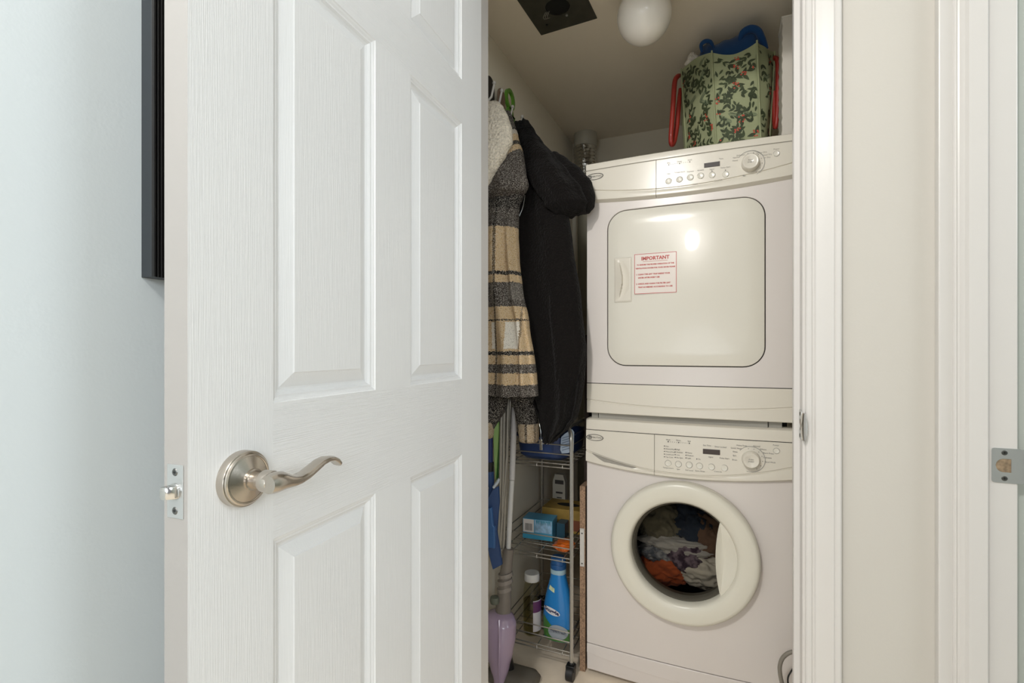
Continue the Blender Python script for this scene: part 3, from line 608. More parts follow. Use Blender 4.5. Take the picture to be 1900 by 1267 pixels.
# ------------------------------------------------------------------ things on top of the dryer
ZD = DT
bag = thing('shopping_bag', 'sage green tote bag printed with leaves and red berries on top of the dryer', 'bag', (.0, 1.85, ZD))
C = {'a': (-.150, 1.93), 'b': (-.156, 1.85), 'c': (-.046, 1.722), 'd': (.083, 1.715), 'e': (.128, 1.80), 'f': (.135, 2.0), 'g': (-.12, 2.02)}
top = {'a': 152, 'b': 130, 'c': 97, 'd': 78, 'e': 98, 'f': 110, 'g': 150}
ptop = {'b': 1264, 'c': 1321, 'd': 1404, 'e': 1437}
pbot = {'b': 1278, 'c': 1331, 'd': 1412, 'e': 1425}
def bagcorner(k):
    x, y = C[k]
    if k in ptop:
        t = onY(ptop[k], top[k], y); p = onY(pbot[k], 290, y); return Vector((p.x, y, ZD+.001)), t
    return Vector((x*.9, y, ZD+.001)), Vector((x, y, ZD+.33))
order = ['a', 'b', 'c', 'd', 'e', 'f', 'g']; cor = {k: bagcorner(k) for k in order}
def bagpt(k0, k1, u, v, off=0):
    b0, t0 = cor[k0]; b1, t1 = cor[k1]
    p = b0.lerp(b1, u).lerp(t0.lerp(t1, u), v)
    n = (b1-b0).cross(Vector((0, 0, 1))).normalized()
    bul = .010*math.sin(PI*u)*math.sin(PI*min(1, v*1.02))**.6+.004*noise.noise(Vector((u*2+p.x*9, v*3, p.y*7)))
    dip = -.022*math.sin(PI*u)*v**6 if (k0, k1) == ('c', 'd') else (.012*math.sin(PI*u)*v**6 if k0 == 'b' else 0)
    return p+n*(bul+off)+Vector((0, 0, dip))
m = MB(); rings = []
for j in range(25):
    v = j/24; ring = []
    for i, k in enumerate(order):
        k1 = order[(i+1) % len(order)]
        for q in range(12): ring.append(bagpt(k, k1, q/12, v))
    rings.append(ring)
inner = [[p+Vector((0, .004 if p.y < 1.9 else -.004, 0)) for p in rings[-1-j]] for j in range(6)]
m.loft(rings+inner, caps=False); m.add(rings[0], [tuple(range(len(rings[0])))])
M_bag = mat('sage_fabric', (158, 164, 128), .7, bump=.15, scale=500, spec=.2)
finish('bag_body', m, M_bag, bag, ang=45)
rnd = random.Random(5)
m = MB(); m2 = MB(); mtw = MB()
def leaf(mb, k0, k1, cu, cv, a, L, wd, wpx, hgt, off=.0012):
    # leaf outline placed on the face in metres, wpx/hgt = face size
    pts = []
    for t, s in ((0, 0), (.2, .8), (.45, 1), (.75, .6), (1, 0), (.75, -.6), (.45, -1), (.2, -.8)):
        x = t*L; y = s*wd; X = x*math.cos(a)-y*math.sin(a); Z = x*math.sin(a)+y*math.cos(a)
        u, v = cu+X/wpx, cv+Z/hgt
        if not (.01 < u < .99 and .01 < v < .985): return
        pts.append(bagpt(k0, k1, u, v, off))
    mb.add(pts, [(0, 1, 7), (1, 2, 6, 7), (2, 3, 5, 6), (3, 4, 5)])
for (k0, k1, n) in (('b', 'c', 60), ('c', 'd', 60), ('d', 'e', 30)):
    for _ in range(int(n*.9)): leaf(m, k0, k1, rnd.uniform(.04, .96), rnd.uniform(.02, .97), rnd.uniform(0, 2*PI), rnd.uniform(.016, .024), .0038, .15, .34)
    b0, t0 = cor[k0]; b1, t1 = cor[k1]; wf = ((b1-b0).length+(t1-t0).length)/2; hf = .34
    placed = []
    for _ in range(n*14):
        if len(placed) >= n: break
        cu, cv = rnd.uniform(.04, .96), rnd.uniform(.03, .96)
        if any(math.hypot((cu-a)*wf, (cv-b)*hf) < .026 for a, b in placed): continue
        placed.append((cu, cv)); kind = rnd.random(); a0 = rnd.uniform(0, 2*PI)
        if kind < .66:       # sprig: stem with leaf pairs
            L = rnd.uniform(.044, .060); lw = rnd.uniform(.0032, .0046)
            for q in range(3):
                su, sv = cu+(q+.3)*L/3*math.cos(a0)/wf, cv+(q+.3)*L/3*math.sin(a0)/hf
                for s in (1, -1): leaf(m, k0, k1, su, sv, a0+s*rnd.uniform(.45, .7), rnd.uniform(.016, .023), lw, wf, hf)
            leaf(m, k0, k1, cu, cv, a0, L*1.1, .0006, wf, hf)
        elif kind < .80:     # pine twig
            for q in range(9):
                su, sv = cu+q*.004*math.cos(a0)/wf, cv+q*.004*math.sin(a0)/hf
                for s in (1, -1): leaf(mtw, k0, k1, su, sv, a0+s*.6, .012, .0007, wf, hf)
        else:                # berries with three leaves
            for q in range(7):
                bu, bv = cu+rnd.uniform(-.008, .008)/wf, cv+rnd.uniform(-.010, .010)/hf; r_ = .0026
                if .03 < bu < .97 and .03 < bv < .97: m2.add([bagpt(k0, k1, bu+r_*math.cos(t)/wf, bv+r_*math.sin(t)/hf, .0016) for t in [2*PI*z/8 for z in range(8)]], [tuple(range(8))])
            for s in (0, 2.1, 4.2): leaf(m, k0, k1, cu, cv, a0+s, .026, .0055, wf, hf)
finish('leaf_print', m, mat('leaf_ink', (58, 68, 42), .7, var=.25, vscale=40), bag, smooth=False, recalc=False, kind='stuff')
finish('pine_print', mtw, mat('pine_ink', (92, 108, 84), .7), bag, smooth=False, recalc=False, kind='stuff')
finish('berry_print', m2, mat('berry_ink', (190, 78, 58), .7), bag, smooth=False, recalc=False, kind='stuff')
m = MB()
for k in ('b', 'c', 'd', 'e'):
    b_, t_ = cor[k]; dirn = Vector((-.3, -1, 0)).normalized() if k in 'bc' else Vector((.3, -1, 0)).normalized()
    m.tube([b_+dirn*.002]+[b_.lerp(t_, q/8)+dirn*.0025+Vector((.0015*noise.noise(Vector((q*3.3, 0, 1))), 0, 0)) for q in range(1, 8)]+[t_+dirn*.002+Vector((0, 0, .004))], .0028, 6)
finish('seam_piping', m, M_bag, bag)
M_redw = mat('red_webbing', (152, 38, 28), .5, coat=.2, bump=.2, scale=400)
def strap(pxs, Y, r=.0085, dy=.0):
    pts = [onY(px, py, Y+dy*i) for i, (px, py) in enumerate(pxs)]
    return pts
m = MB(); P_ = [onY(px, py, y) for px, py, y in ((1262, 140, 1.86), (1257, 142, 1.83), (1252, 152, 1.815), (1249.5, 185, 1.81), (1247, 225, 1.81), (1245, 255, 1.812), (1246.5, 268, 1.82), (1251, 262, 1.835), (1256, 235, 1.845), (1259, 200, 1.85), (1262, 165, 1.865))]
m.tube(P_, [.006]+[.0085]*9+[.006], 12, flat=1.0, up=(0, 1, 0), sm=4); o = finish('strap_handle', m, M_redw, bag); o['label'] = 'red strap handle'
m = MB(); P_ = [onY(px, py, y) for px, py, y in ((1434, 108, 1.81), (1439, 108, 1.79), (1443, 115, 1.78), (1443.5, 150, 1.78), (1443, 190, 1.78), (1441, 225, 1.782), (1438.5, 236, 1.79), (1437, 215, 1.80), (1436, 170, 1.805))]
m.tube(P_, .0072, 12, up=(0, 1, 0), sm=4); o = finish('strap_handle', m, M_redw, bag); o['label'] = 'red strap handle'
# blue cloth stuffed in the bag
M_blue = cloth_mat('royal_blue_cloth', (28, 66, 112), bump=.3)
def drape(fn, nu, nv, thick=.003):
    m = MB(); vs = [fn(i/nu, j/nv) for j in range(nv+1) for i in range(nu+1)]
    m.add(vs, [(j*(nu+1)+i, j*(nu+1)+i+1, (j+1)*(nu+1)+i+1, (j+1)*(nu+1)+i) for j in range(nv) for i in range(nu)]); return m
toptab = [(0, 1296, 100), (.06, 1299, 82), (.14, 1312, 74), (.22, 1322, 80), (.30, 1334, 76), (.45, 1352, 69), (.58, 1370, 62), (.68, 1385, 49), (.80, 1402, 48), (.90, 1414, 60), (1, 1424, 92)]
rings = []
for i in range(49):
    u = i/48; px, py = interp(toptab, u); tp = onY(px, py, 1.80); bz = ZD+.20; ring = []
    hh = tp.z-bz
    for k in range(28):
        a = 2*PI*k/28; cy_, sz_ = math.cos(a), math.sin(a)
        y = 1.835+.075*cy_*(1 if cy_ > 0 else 1.0)*min(1, .25+4*u*(1-u)); z = bz+hh/2+hh/2*math.copysign(abs(sz_)**.7, sz_)
        n = noise.noise(Vector((u*7, a*1.1, 3)))*.012+(.5-abs(noise.noise(Vector((u*5+a*.6, a, 7)))))*.012
        ring.append(Vector((tp.x+n*.4, y-.004, z+(n-.004)*max(0, sz_)**2)))
    rings.append(ring)
fold1 = MB().loft(rings)
bc = thing('blanket', 'royal blue folded blanket bulging from the top of the leafy tote bag', 'blanket', (.0, 1.83, ZD+.2))
finish('folded_cloth', fold1, M_blue, bc, ang=60)
m = MB(); P_ = [onY(px, py, y) for px, py, y in ((1372, 78, 1.775), (1378, 62, 1.765), (1392, 54, 1.76), (1406, 58, 1.76), (1414, 74, 1.765), (1421, 92, 1.775))]
m.tube(P_, [.006, .012, .013, .012, .012, .009], 14, flat=.8, sm=5); finish('rolled_edge', m, M_blue, bc, ang=60)
m = MB(); P_ = [onY(px, py, y) for px, py, y in ((1303, 98, 1.775), (1301, 84, 1.77), (1308, 77, 1.765), (1318, 78, 1.77), (1325, 90, 1.775))]
m.tube(P_, [.005, .008, .009, .008, .005], 12, flat=.8, sm=5); finish('rolled_edge', m, M_blue, bc, ang=60)
blob('tissue', 'crumpled white tissue poking out of the leafy tote bag, left of the blue blanket', 'tissue', onY(1286, 116, 1.855), (.022, .02, .026), mat('white_tissue', (226, 220, 208), .9), 21, .7)
b0 = onY(1450, 252, 1.655)
wb = thing('storage_box', 'narrow white box standing on the dryer beside the door jamb', 'box', (b0.x+.02, 1.71, ZD))
m = MB(); zt_ = onY(1452, 33, 1.655).z; N = 30; L_ = []; 
ringsb = []
for j in range(N+1):
    z = lerp(ZD, zt_, j/N); wv = .0012*math.sin(j*2.3)+.0008*noise.noise(Vector((j*.9, 0, 0))); x = b0.x+.0015*(j/N)+wv
    ringsb.append([Vector((x+.001, 1.655, z)), Vector((b0.x+.056, 1.655, z)), Vector((b0.x+.056, 1.755, z)), Vector((x, 1.755, z))])
m.loft(ringsb); finish('box_body', m, mat('white_cardboard', (206, 200, 190), .6, bump=.2, scale=40), wb, ang=30)
m = MB().box(b0.x+.0, b0.x+.058, 1.653, 1.757, zt_, zt_+.004); finish('box_lid', m, mat('white_card_lid', (212, 208, 200), .6), wb, smooth=False, bevel=.001)

# ------------------------------------------------------------------ coat rail and coats
M_hook = mat('white_enamelled_hook', (205, 200, 192), .3)
rail = thing('coat_rack', 'white coat rack with curved metal hooks on the closet left wall', 'coat rack', (XL, 1.6, H+.80))
finish('rail', MB().box(XL, XL+.012, 1.36, 1.82, H+.775, H+.805), mat('rack_rail_grey', (150, 148, 144), .5), rail, smooth=False, bevel=.002)
def hook(y, z, s=1):
    m = MB(); m.tube([(XL+.012, y, z-.045), (XL+.024, y, z-.050), (XL+.040, y, z-.036), (XL+.046, y, z-.012), (XL+.050, y, z+.004)], [.004, .004, .004, .0038, .0035], 10)
    m.lathe((XL+.050, y, z+.007), [(0, -.006), (.0055, -.004), (.0065, 0), (.0045, .005), (0, .006)], 'z', 12)
    finish('hook', m, M_hook, rail)
for px, py in ((893, 190), (917, 158), (931, 172), (951, 202), (969, 220)):
    pt = onX(px, py, XL+.05); hook(pt.y, pt.z)
def hanging(name, label, cat, px0, px1, y0, y1, X, material, thick=.008, ring=False, bulge=1.0, w_bot=None):
    a, b_ = onX(px0, y0, X), onX(px1, y0, X); zt0, zb0 = onX((px0+px1)/2, y0, X).z, onX((px0+px1)/2, y1, X).z
    cy, hw = (a.y+b_.y)/2, abs(b_.y-a.y)/2; m = MB(); N = 14; out = []
    wb_ = w_bot or hw
    top_ = [(cy+hw*math.cos(PI*k/N), zt0-hw+hw*math.sin(PI*k/N)) for k in range(N+1)]
    out = top_+[(cy-wb_, zb0), (cy+wb_, zb0)]
    if ring:
        n = 28; ro, ri = hw, hw*.68; cz = zt0-hw
        m.loft([[Vector((X+dx, cy+r_*math.cos(2*PI*k/n), cz+r_*math.sin(2*PI*k/n))) for k in range(n)] for r_, dx in ((ro, -thick/2), (ri, -thick/2), (ri, thick/2), (ro, thick/2), (ro, -thick/2))], caps=False)
        tz = cz-hw*.8; m.loft([[Vector((X+dx, cy+s*w__, z)) for dx, s in ((-thick/2, -1), (thick/2, -1), (thick/2, 1), (-thick/2, 1))] for z, w__ in ((tz, hw*.42), (tz-.03, hw*.75), (zb0+.02, hw*1.05), (zb0, hw*.8))])
    else: m.prism([(X-thick/2, y, z) for y, z in out], (thick, 0, 0))
    return tag(finish(name, m, material, ang=40, bevel=0 if ring else .002), label, cat)
hanging('shoe_horn', 'black rounded handle hanging beside the leftmost hook of the coat rack', 'shoe horn', 901.5, 916.5, 142, 215, XL+.026, M_black, .006)
hanging('wooden_handle', 'brown wooden handle hanging between the black and the green one', 'handle', 924, 936, 165, 235, XL+.026, mat('brown_wood', (122, 100, 82), .6, var=.15, vscale=60))
hanging('brush_handle', 'lime green handle with a ring end hanging on the coat rack', 'brush', 938, 953.5, 166, 222, XL+.030, mat('lime_plastic', (96, 148, 48), .35), .010, ring=True)

def make_plaid(name, ztab, xtab, rot=0, cream=None):
    m, t, b = nodes(name); setp(b, None, .95, spec=.05, sheen=.03)
    N = t.nodes.new; L = t.links.new
    tc = N('ShaderNodeTexCoord'); mp = N('ShaderNodeMapping'); mp.inputs['Rotation'].default_value = (0, rot, 0); L(tc.outputs['Object'], mp.inputs[0])
    sp = N('ShaderNodeSeparateXYZ'); L(mp.outputs[0], sp.inputs[0])
    nz = N('ShaderNodeTexNoise'); nz.inputs['Scale'].default_value = 230; nz.inputs['Detail'].default_value = 3; L(tc.outputs['Object'], nz.inputs['Vector'])
    def jitter(out, amt):
        a = N('ShaderNodeMath'); a.operation = 'MULTIPLY_ADD'; L(nz.outputs[0], a.inputs[0]); a.inputs[1].default_value = amt; c = N('ShaderNodeMath'); c.operation = 'ADD'; L(out, c.inputs[0]); c.inputs[1].default_value = -amt/2
        L(c.outputs[0], a.inputs[2]); return a.outputs[0]
    def ramp(inp, tab): r = N('ShaderNodeValToRGB'); band_ramp(r.color_ramp, tab); L(inp, r.inputs[0]); return r.outputs[0]
    def mix(a, b_, mode='MIX', fac=1.0):
        x = N('ShaderNodeMix'); x.data_type = 'RGBA'; x.blend_type = mode
        if isinstance(fac, float): x.inputs[0].default_value = fac
        else: L(fac, x.inputs[0])
        L(a, x.inputs[6])
        if isinstance(b_, tuple): x.inputs[7].default_value = (*s2l(b_), 1)
        else: L(b_, x.inputs[7])
        return x.outputs[2]
    zc, xc = jitter(sp.outputs['Z'], .014), jitter(sp.outputs['X'], .008)
    c = ramp(zc, ztab)
    if cream:
        mz, mx_ = ramp(zc, cream[0]), ramp(xc, cream[1]); q = N('ShaderNodeMath'); q.operation = 'MULTIPLY'; L(mz, q.inputs[0]); L(mx_, q.inputs[1]); c = mix(c, (232, 226, 214), 'MIX', q.outputs[0])
    c = mix(c, ramp(xc, xtab), 'MULTIPLY', .85)
    vo = N('ShaderNodeTexNoise'); vo.inputs['Scale'].default_value = 380; vo.inputs['Detail'].default_value = 3; L(tc.outputs['Object'], vo.inputs['Vector'])
    fr = N('ShaderNodeValToRGB'); fr.color_ramp.elements[0].position = .50; fr.color_ramp.elements[1].position = .62; L(vo.outputs[0], fr.inputs[0])
    g = N('ShaderNodeMath'); g.operation = 'MULTIPLY'; g.inputs[1].default_value = .5; L(fr.outputs[0], g.inputs[0]); c = mix(c, (206, 198, 186), 'MIX', g.outputs[0])
    f2 = N('ShaderNodeValToRGB'); f2.color_ramp.elements[0].position = .36; f2.color_ramp.elements[1].position = .44; f2.color_ramp.elements[0].color = (.35, .33, .30, 1); L(vo.outputs[0], f2.inputs[0]); c = mix(c, f2.outputs[0], 'MULTIPLY', .8)
    L(c, b.inputs['Base Color'])
    bp = N('ShaderNodeBump'); bp.inputs['Strength'].default_value = .9; bp.inputs['Distance'].default_value = .003; L(vo.outputs[0], bp.inputs['Height']); L(bp.outputs[0], b.inputs['Normal'])
    return m
def band_ramp(cr, tab):
    cr.interpolation = 'CONSTANT'
    while len(cr.elements) > 1: cr.elements.remove(cr.elements[-1])
    cr.elements[0].position = tab[0][0]; cr.elements[0].color = (*s2l(tab[0][1]), 1)
    for p, c in tab[1:]:
        e = cr.elements.new(p); e.color = (*s2l(c), 1)
BG, CRM, DK, BK = (206, 178, 138), (226, 218, 204), (74, 68, 64), (30, 28, 27)
Yc1 = 1.43
def zpy(py, px=960, Y=Yc1): return onY(px, py, Y).z
ZBOT = zpy(735)
def zt_of(py): return zpy(py)-ZBOT
bands = [(735, DK), (712, BG), (692, DK), (676, BG), (660, BK), (653, BG), (598, BK), (595, BG), (572, DK), (527, BG), (513, BK), (507, BG), (440, BG), (425, DK), (392, BK), (352, DK), (300, BG), (285, BK), (270, BG)]  # black band under the hood holds its shadow besides dark wool
WHT = (255, 255, 255); GR = (150, 146, 142); BLK = (70, 64, 60)
m_pl = make_plaid('plaid_wool_shaded', [(0, DK)]+[(max(0.0, zt_of(py)), c) for py, c in bands[1:]], [(0, WHT), (.030, GR), (.054, BLK), (.061, WHT), (.108, BLK), (.116, WHT), (.186, GR), (.189, WHT)],  # left black uprights put the shade of fold edges into the colour
    cream=([(0, (0, 0, 0)), (zt_of(648), WHT), (zt_of(600), (0, 0, 0)), (zt_of(560), (90, 90, 90)), (zt_of(530), (0, 0, 0))], [(0, (0, 0, 0)), (.096, WHT), (.108, (0, 0, 0)), (.146, WHT), (.186, (0, 0, 0))]))
m_hood = make_plaid('plaid_wool_hood', [(0, DK), (.40, DK), (.455, BG), (.476, BK), (.490, BG), (.512, (205, 196, 182)), (.530, BK), (.545, DK)], [(0, WHT), (.30, BLK), (.314, WHT), (.36, GR), (.366, WHT)], rot=.75)
m_slv = make_plaid('plaid_wool_dark', [(0, (36, 33, 31)), (.30, (36, 33, 31))], [(0, WHT), (.185, (190, 180, 165)), (.190, WHT)])
m_cuff = make_plaid('plaid_wool_cuff', [(0, (176, 156, 128))], [(0, WHT), (.168, BLK), (.178, WHT), (.196, GR), (.200, WHT)])

def garment(rows, seed, folds=7, amp=.008, seg=120, nv=90, fine=.0015, sq=.8):
    """rows: (py, px_left, px_right, Ycentre, half thickness)"""
    rings = []; y0, y1 = rows[0][0], rows[-1][0]
    for i in range(nv+1):
        py = lerp(y0, y1, i/nv); pl, pr_, yc, th = interp(rows, py)
        L, Rr = onY(pl, py, yc), onY(pr_, py, yc); cx = (L.x+Rr.x)/2; hw = (Rr.x-L.x)/2; z = Rr.z; t = i/nv; ring = []
        for k in range(seg):
            a = 2*PI*k/seg; c, s = math.cos(a), math.sin(a)
            fd = amp*(.25+.75*t)*math.sin(folds*a+seed+1.2*noise.noise(Vector((t*2, seed, a))))
            n = noise.noise(Vector((c*1.5+seed, s*1.5, t*5)))*amp*.8+noise.noise(Vector((c*14+seed, s*14, t*60)))*fine
            x = cx+math.copysign(abs(c)**sq, c)*(hw+(n if c < .5 else n*.3)); y = yc+math.copysign(abs(s)**sq, s)*(th+fd+n)
            ring.append(Vector((x, y, z)))
        rings.append(ring)
    return MB().loft(rings)
c1p = Vector((onY(893, 735, Yc1).x-.035, Yc1, ZBOT))
coat1 = thing('plaid_coat', 'beige, white and black plaid wool coat with cream fleece hood on the rack', 'coat', c1p)
rows = [(330, 880, 966, 1.44, .030), (352, 872, 974, 1.44, .040), (385, 868, 962, 1.43, .045), (430, 866, 959, 1.42, .048), (480, 866, 961, 1.42, .050), (540, 866, 968, 1.42, .052), (600, 866, 981, 1.42, .055), (660, 866, 990, 1.42, .058), (700, 866, 994, 1.42, .060), (735, 866, 997, 1.42, .060)]
finish('coat_body', garment(rows, 2.0, folds=10, amp=.017, seg=160), m_pl, coat1, ang=80)
rows = [(700, 872, 930, 1.375, .020), (716, 866, 934, 1.368, .026), (736, 866, 935, 1.366, .028)]
# sleeve hanging behind, lower than the hem
rows = [(600, 925, 985, 1.50, .03), (700, 930, 992, 1.50, .035), (770, 958, 996, 1.50, .030), (812, 964, 997, 1.50, .026), (818, 968, 996, 1.50, .022)]
finish('sleeve', garment(rows, 6.0, 3, .003, 60, 50), m_slv, coat1, ang=80)
rows = [(786, 963, 998, 1.499, .031), (790, 963, 999, 1.498, .033), (818, 965, 998, 1.498, .031), (821, 968, 996, 1.50, .026)]
finish('cuff', garment(rows, 6.0, 3, .002, 60, 16), m_cuff, coat1, ang=80)
rows = [(600, 880, 940, 1.47, .03), (700, 875, 950, 1.47, .035), (752, 880, 940, 1.46, .032), (806, 884, 913, 1.455, .026), (810, 886, 912, 1.455, .022)]
finish('sleeve', garment(rows, 8.0, 3, .003, 60, 50), m_slv, coat1, ang=80)
rows = [(783, 878, 916, 1.452, .030), (786, 877, 917, 1.451, .031), (810, 880, 915, 1.452, .030), (813, 884, 912, 1.455, .024)]
finish('cuff', garment(rows, 8.0, 3, .002, 60, 16), m_cuff, coat1, ang=80)
rows = [(206, 930, 946, 1.50, .012), (225, 918, 953, 1.49, .022), (250, 905, 961, 1.47, .034), (285, 892, 969, 1.45, .044), (320, 884, 975, 1.43, .052), (342, 880, 979, 1.42, .054), (354, 880, 975, 1.42, .050), (364, 880, 962, 1.425, .040), (371, 884, 940, 1.43, .026)]
finish('hood', garment(rows, 1.0, 5, .011, 120, 70, .0025, .9), m_hood, coat1, ang=80)
M_sherpa = mat('cream_fleece', (232, 222, 204), .95, bump=3.5, scale=150, spec=.05, sheen=.05, var=.16, vscale=170)
rows = [(187, 900, 920, 1.42, .008), (190, 892, 927, 1.415, .016), (198, 884, 934, 1.405, .024), (215, 874, 942, 1.395, .032), (238, 868, 949, 1.385, .036), (262, 864, 950, 1.378, .038), (285, 860, 939, 1.372, .038), (308, 858, 926, 1.37, .036), (332, 858, 912, 1.37, .032), (350, 860, 902, 1.372, .026), (362, 864, 894, 1.372, .014)]
o = finish('hood_lining', garment(rows, 3.0, 4, .006, 160, 110, .0042, .9), M_sherpa, coat1, ang=80); o['label'] = 'cream fleece lining of the hood'
# black fleece coat
M_blk = mat('black_fleece', (26, 24, 23), 1, bump=3.0, scale=150, spec=.05, sheen=.05)
M_blk2 = M_blk
c2p = onX(969, 222, XL+.06)
coat2 = thing('black_coat', 'black fleece coat with a big hood hanging between the plaid coat and the dryer', 'coat', (c2p.x, c2p.y, c2p.z-1.1))
rows = [(222, 960, 978, 1.70, .010), (240, 955, 990, 1.66, .022), (270, 950, 1008, 1.62, .036), (310, 945, 1030, 1.585, .046), (360, 942, 1042, 1.565, .050), (400, 944, 1048, 1.55, .052), (450, 948, 1058, 1.545, .045), (520, 952, 1070, 1.535, .045), (600, 958, 1081, 1.53, .045), (650, 962, 1087, 1.53, .044), (700, 972, 1084, 1.52, .042), (740, 985, 1078, 1.51, .040), (772, 996, 1070, 1.495, .036), (795, 1004, 1054, 1.485, .032), (812, 1010, 1034, 1.475, .026), (822, 1016, 1024, 1.472, .014)]
finish('coat_body', garment(rows, 5.0, folds=8, amp=.020, nv=130, fine=.003), M_blk, coat2, ang=80)
rows = [(380, 1000, 1052, 1.53, .030), (450, 1010, 1062, 1.515, .034), (560, 1020, 1078, 1.51, .036), (640, 1026, 1086, 1.508, .036), (690, 1032, 1080, 1.505, .034), (728, 1036, 1066, 1.50, .028), (738, 1038, 1062, 1.50, .022)]
finish('sleeve', garment(rows, 9.0, 3, .006, 70, 70), M_blk, coat2, ang=80)
rows = [(235, 962, 985, 1.62, .012), (262, 968, 1006, 1.58, .026), (290, 976, 1030, 1.55, .038), (320, 985, 1056, 1.53, .046), (350, 998, 1080, 1.515, .050), (375, 1012, 1090, 1.51, .048), (392, 1030, 1086, 1.515, .038), (399, 1046, 1072, 1.52, .022)]
finish('hood', garment(rows, 7.0, 4, .013, 120, 80, .003), M_blk2, coat2, ang=80)
rows = [(282, 1018, 1034, 1.57, .010), (295, 1022, 1054, 1.562, .018), (315, 1030, 1080, 1.552, .026), (338, 1045, 1098, 1.545, .030), (362, 1060, 1104, 1.54, .032), (382, 1070, 1102, 1.54, .028), (394, 1078, 1094, 1.54, .018)]
finish('hood_edge', garment(rows, 3.3, 2, .004, 70, 40), M_blk2, coat2, ang=80)
m = MB(); zp = [onY(px, py, y) for px, py, y in ((974, 362, 1.50), (970, 385, 1.478), (962, 405, 1.47), (957, 425, 1.47), (956, 450, 1.475))]; m.tube(zp, .0011, 6, sm=4)
finish('zip', m, M_steel, coat2)
q0 = onY(1001, 785, 1.452); q1 = onY(1004, 818, 1.445)
m = MB().tube([q0, (q0+q1)/2+Vector((.002, 0, 0)), q1], .0012, 6); m.box(q1.x-.006, q1.x+.005, q1.y-.003, q1.y+.002, q1.z-.006, q1.z+.004); m.box(q1.x-.0045, q1.x+.0045, q1.y-.002, q1.y+.001, q1.z-.028, q1.z-.006)
finish('zip_pull', m, M_chrome, coat2, ang=30, bevel=.0006)
# small loops of the coats over the hooks
m = MB(); P_ = [onX(px, py, XL+.06) for px, py in ((947, 212), (951, 222), (954, 236))]; m.tube(P_, .0028, 8); finish('hanging_loop', m, mat('loop_white', (210, 204, 196), .7), coat1)

# ------------------------------------------------------------------ wire trolley and its contents
FX0, FX1, FY0, FY1 = -.705, -.466, 1.552, 1.93
M_wire = mat('galvanised_wire', (172, 168, 160), .35, .9)
M_tube = mat('silver_tube', (186, 184, 178), .3, .8)
cart = thing('wire_trolley', 'narrow silver wire trolley on black castors between the coats and the washer', 'trolley', ((FX0+FX1)/2, (FY0+FY1)/2, 0))
ZT = H-.256
for y in (FY0, FY1):
    m = MB(); pts = [(FX0, y, .05), (FX0, y, ZT-.05)]+[(FX0+.03-.03*math.cos(R(a)), y, ZT-.05+.05*math.sin(R(a))) for a in (20, 45, 70, 90)]
    pts2 = [(FX1-.006+.006*math.cos(R(a)), y, ZT-.03+.03*math.sin(R(a))) for a in (90, 60, 30, 0)]
    if y == FY0:
        finish('post', MB().tube([(FX0, y, .05), (FX0, y, ZT-.02), (FX0, y+.006, ZT-.006), (FX0, y+.02, ZT), (FX0, (FY0+FY1)/2, ZT)], .0065, 10), M_tube, cart)
        finish('post', MB().tube([(FX1, y, .05), (FX1, y, ZT-.045), (FX1-.003, y+.004, ZT-.022), (FX1-.012, y+.016, ZT-.006), (FX1-.016, y+.04, ZT), (FX1-.016, (FY0+FY1)/2, ZT)], .0065, 10), M_tube, cart)
    else:
        finish('post', MB().tube([(FX0, y, .05), (FX0, y, ZT-.02), (FX0, y-.006, ZT-.006), (FX0, y-.02, ZT), (FX0, (FY0+FY1)/2, ZT)], .0065, 10), M_tube, cart)
        finish('post', MB().tube([(FX1, y, .05), (FX1, y, ZT-.045), (FX1-.003, y-.004, ZT-.022), (FX1-.012, y-.016, ZT-.006), (FX1-.016, y-.04, ZT), (FX1-.016, (FY0+FY1)/2, ZT)], .0065, 10), M_tube, cart)
for x in (FX0, FX1):
    for y in (FY0, FY1):
        m = MB().cyl((x-.013, y-.008, .023), (x+.011, y-.008, .023), .023, seg=28); m.cyl((x, y, .03), (x, y, .055), .009, seg=12); m.box(x-.016, x+.013, y-.014, y+.012, .030, .048)
        finish('castor', m, M_black, cart, ang=40, bevel=.002)
TIER = [H-.376, H-.682, H-.985]
for zt0 in TIER:
    m = MB()
    for k in range(9): y = lerp(FY0, FY1, k/8); m.tube([(FX0, y, zt0), (FX1, y, zt0)], .0018, 6)
    for x in (FX0+.03, (FX0+FX1)/2, FX1-.03): m.tube([(x, FY0-.002, zt0-.014), (x, FY0-.002, zt0-.0035), (x, FY0+.004, zt0-.0035), (x, FY1, zt0-.0035)], .0018, 6)
    for z in (zt0, zt0+.032, zt0+.063):
        m.tube([(FX0, FY0, z), (FX1, FY0, z)], .0022, 6)
        m.tube([(FX0, FY1, z), (FX1, FY1, z)], .0022, 6); m.tube([(FX0, FY0, z), (FX0, FY1, z)], .0020, 6); m.tube([(FX1, FY0, z), (FX1, FY1, z)], .0020, 6)
    m.tube([(FX0, FY0, zt0-.012), (FX1, FY0, zt0-.012)], .0022, 6)
    finish('wire_shelf', m, M_wire, cart, ang=60)
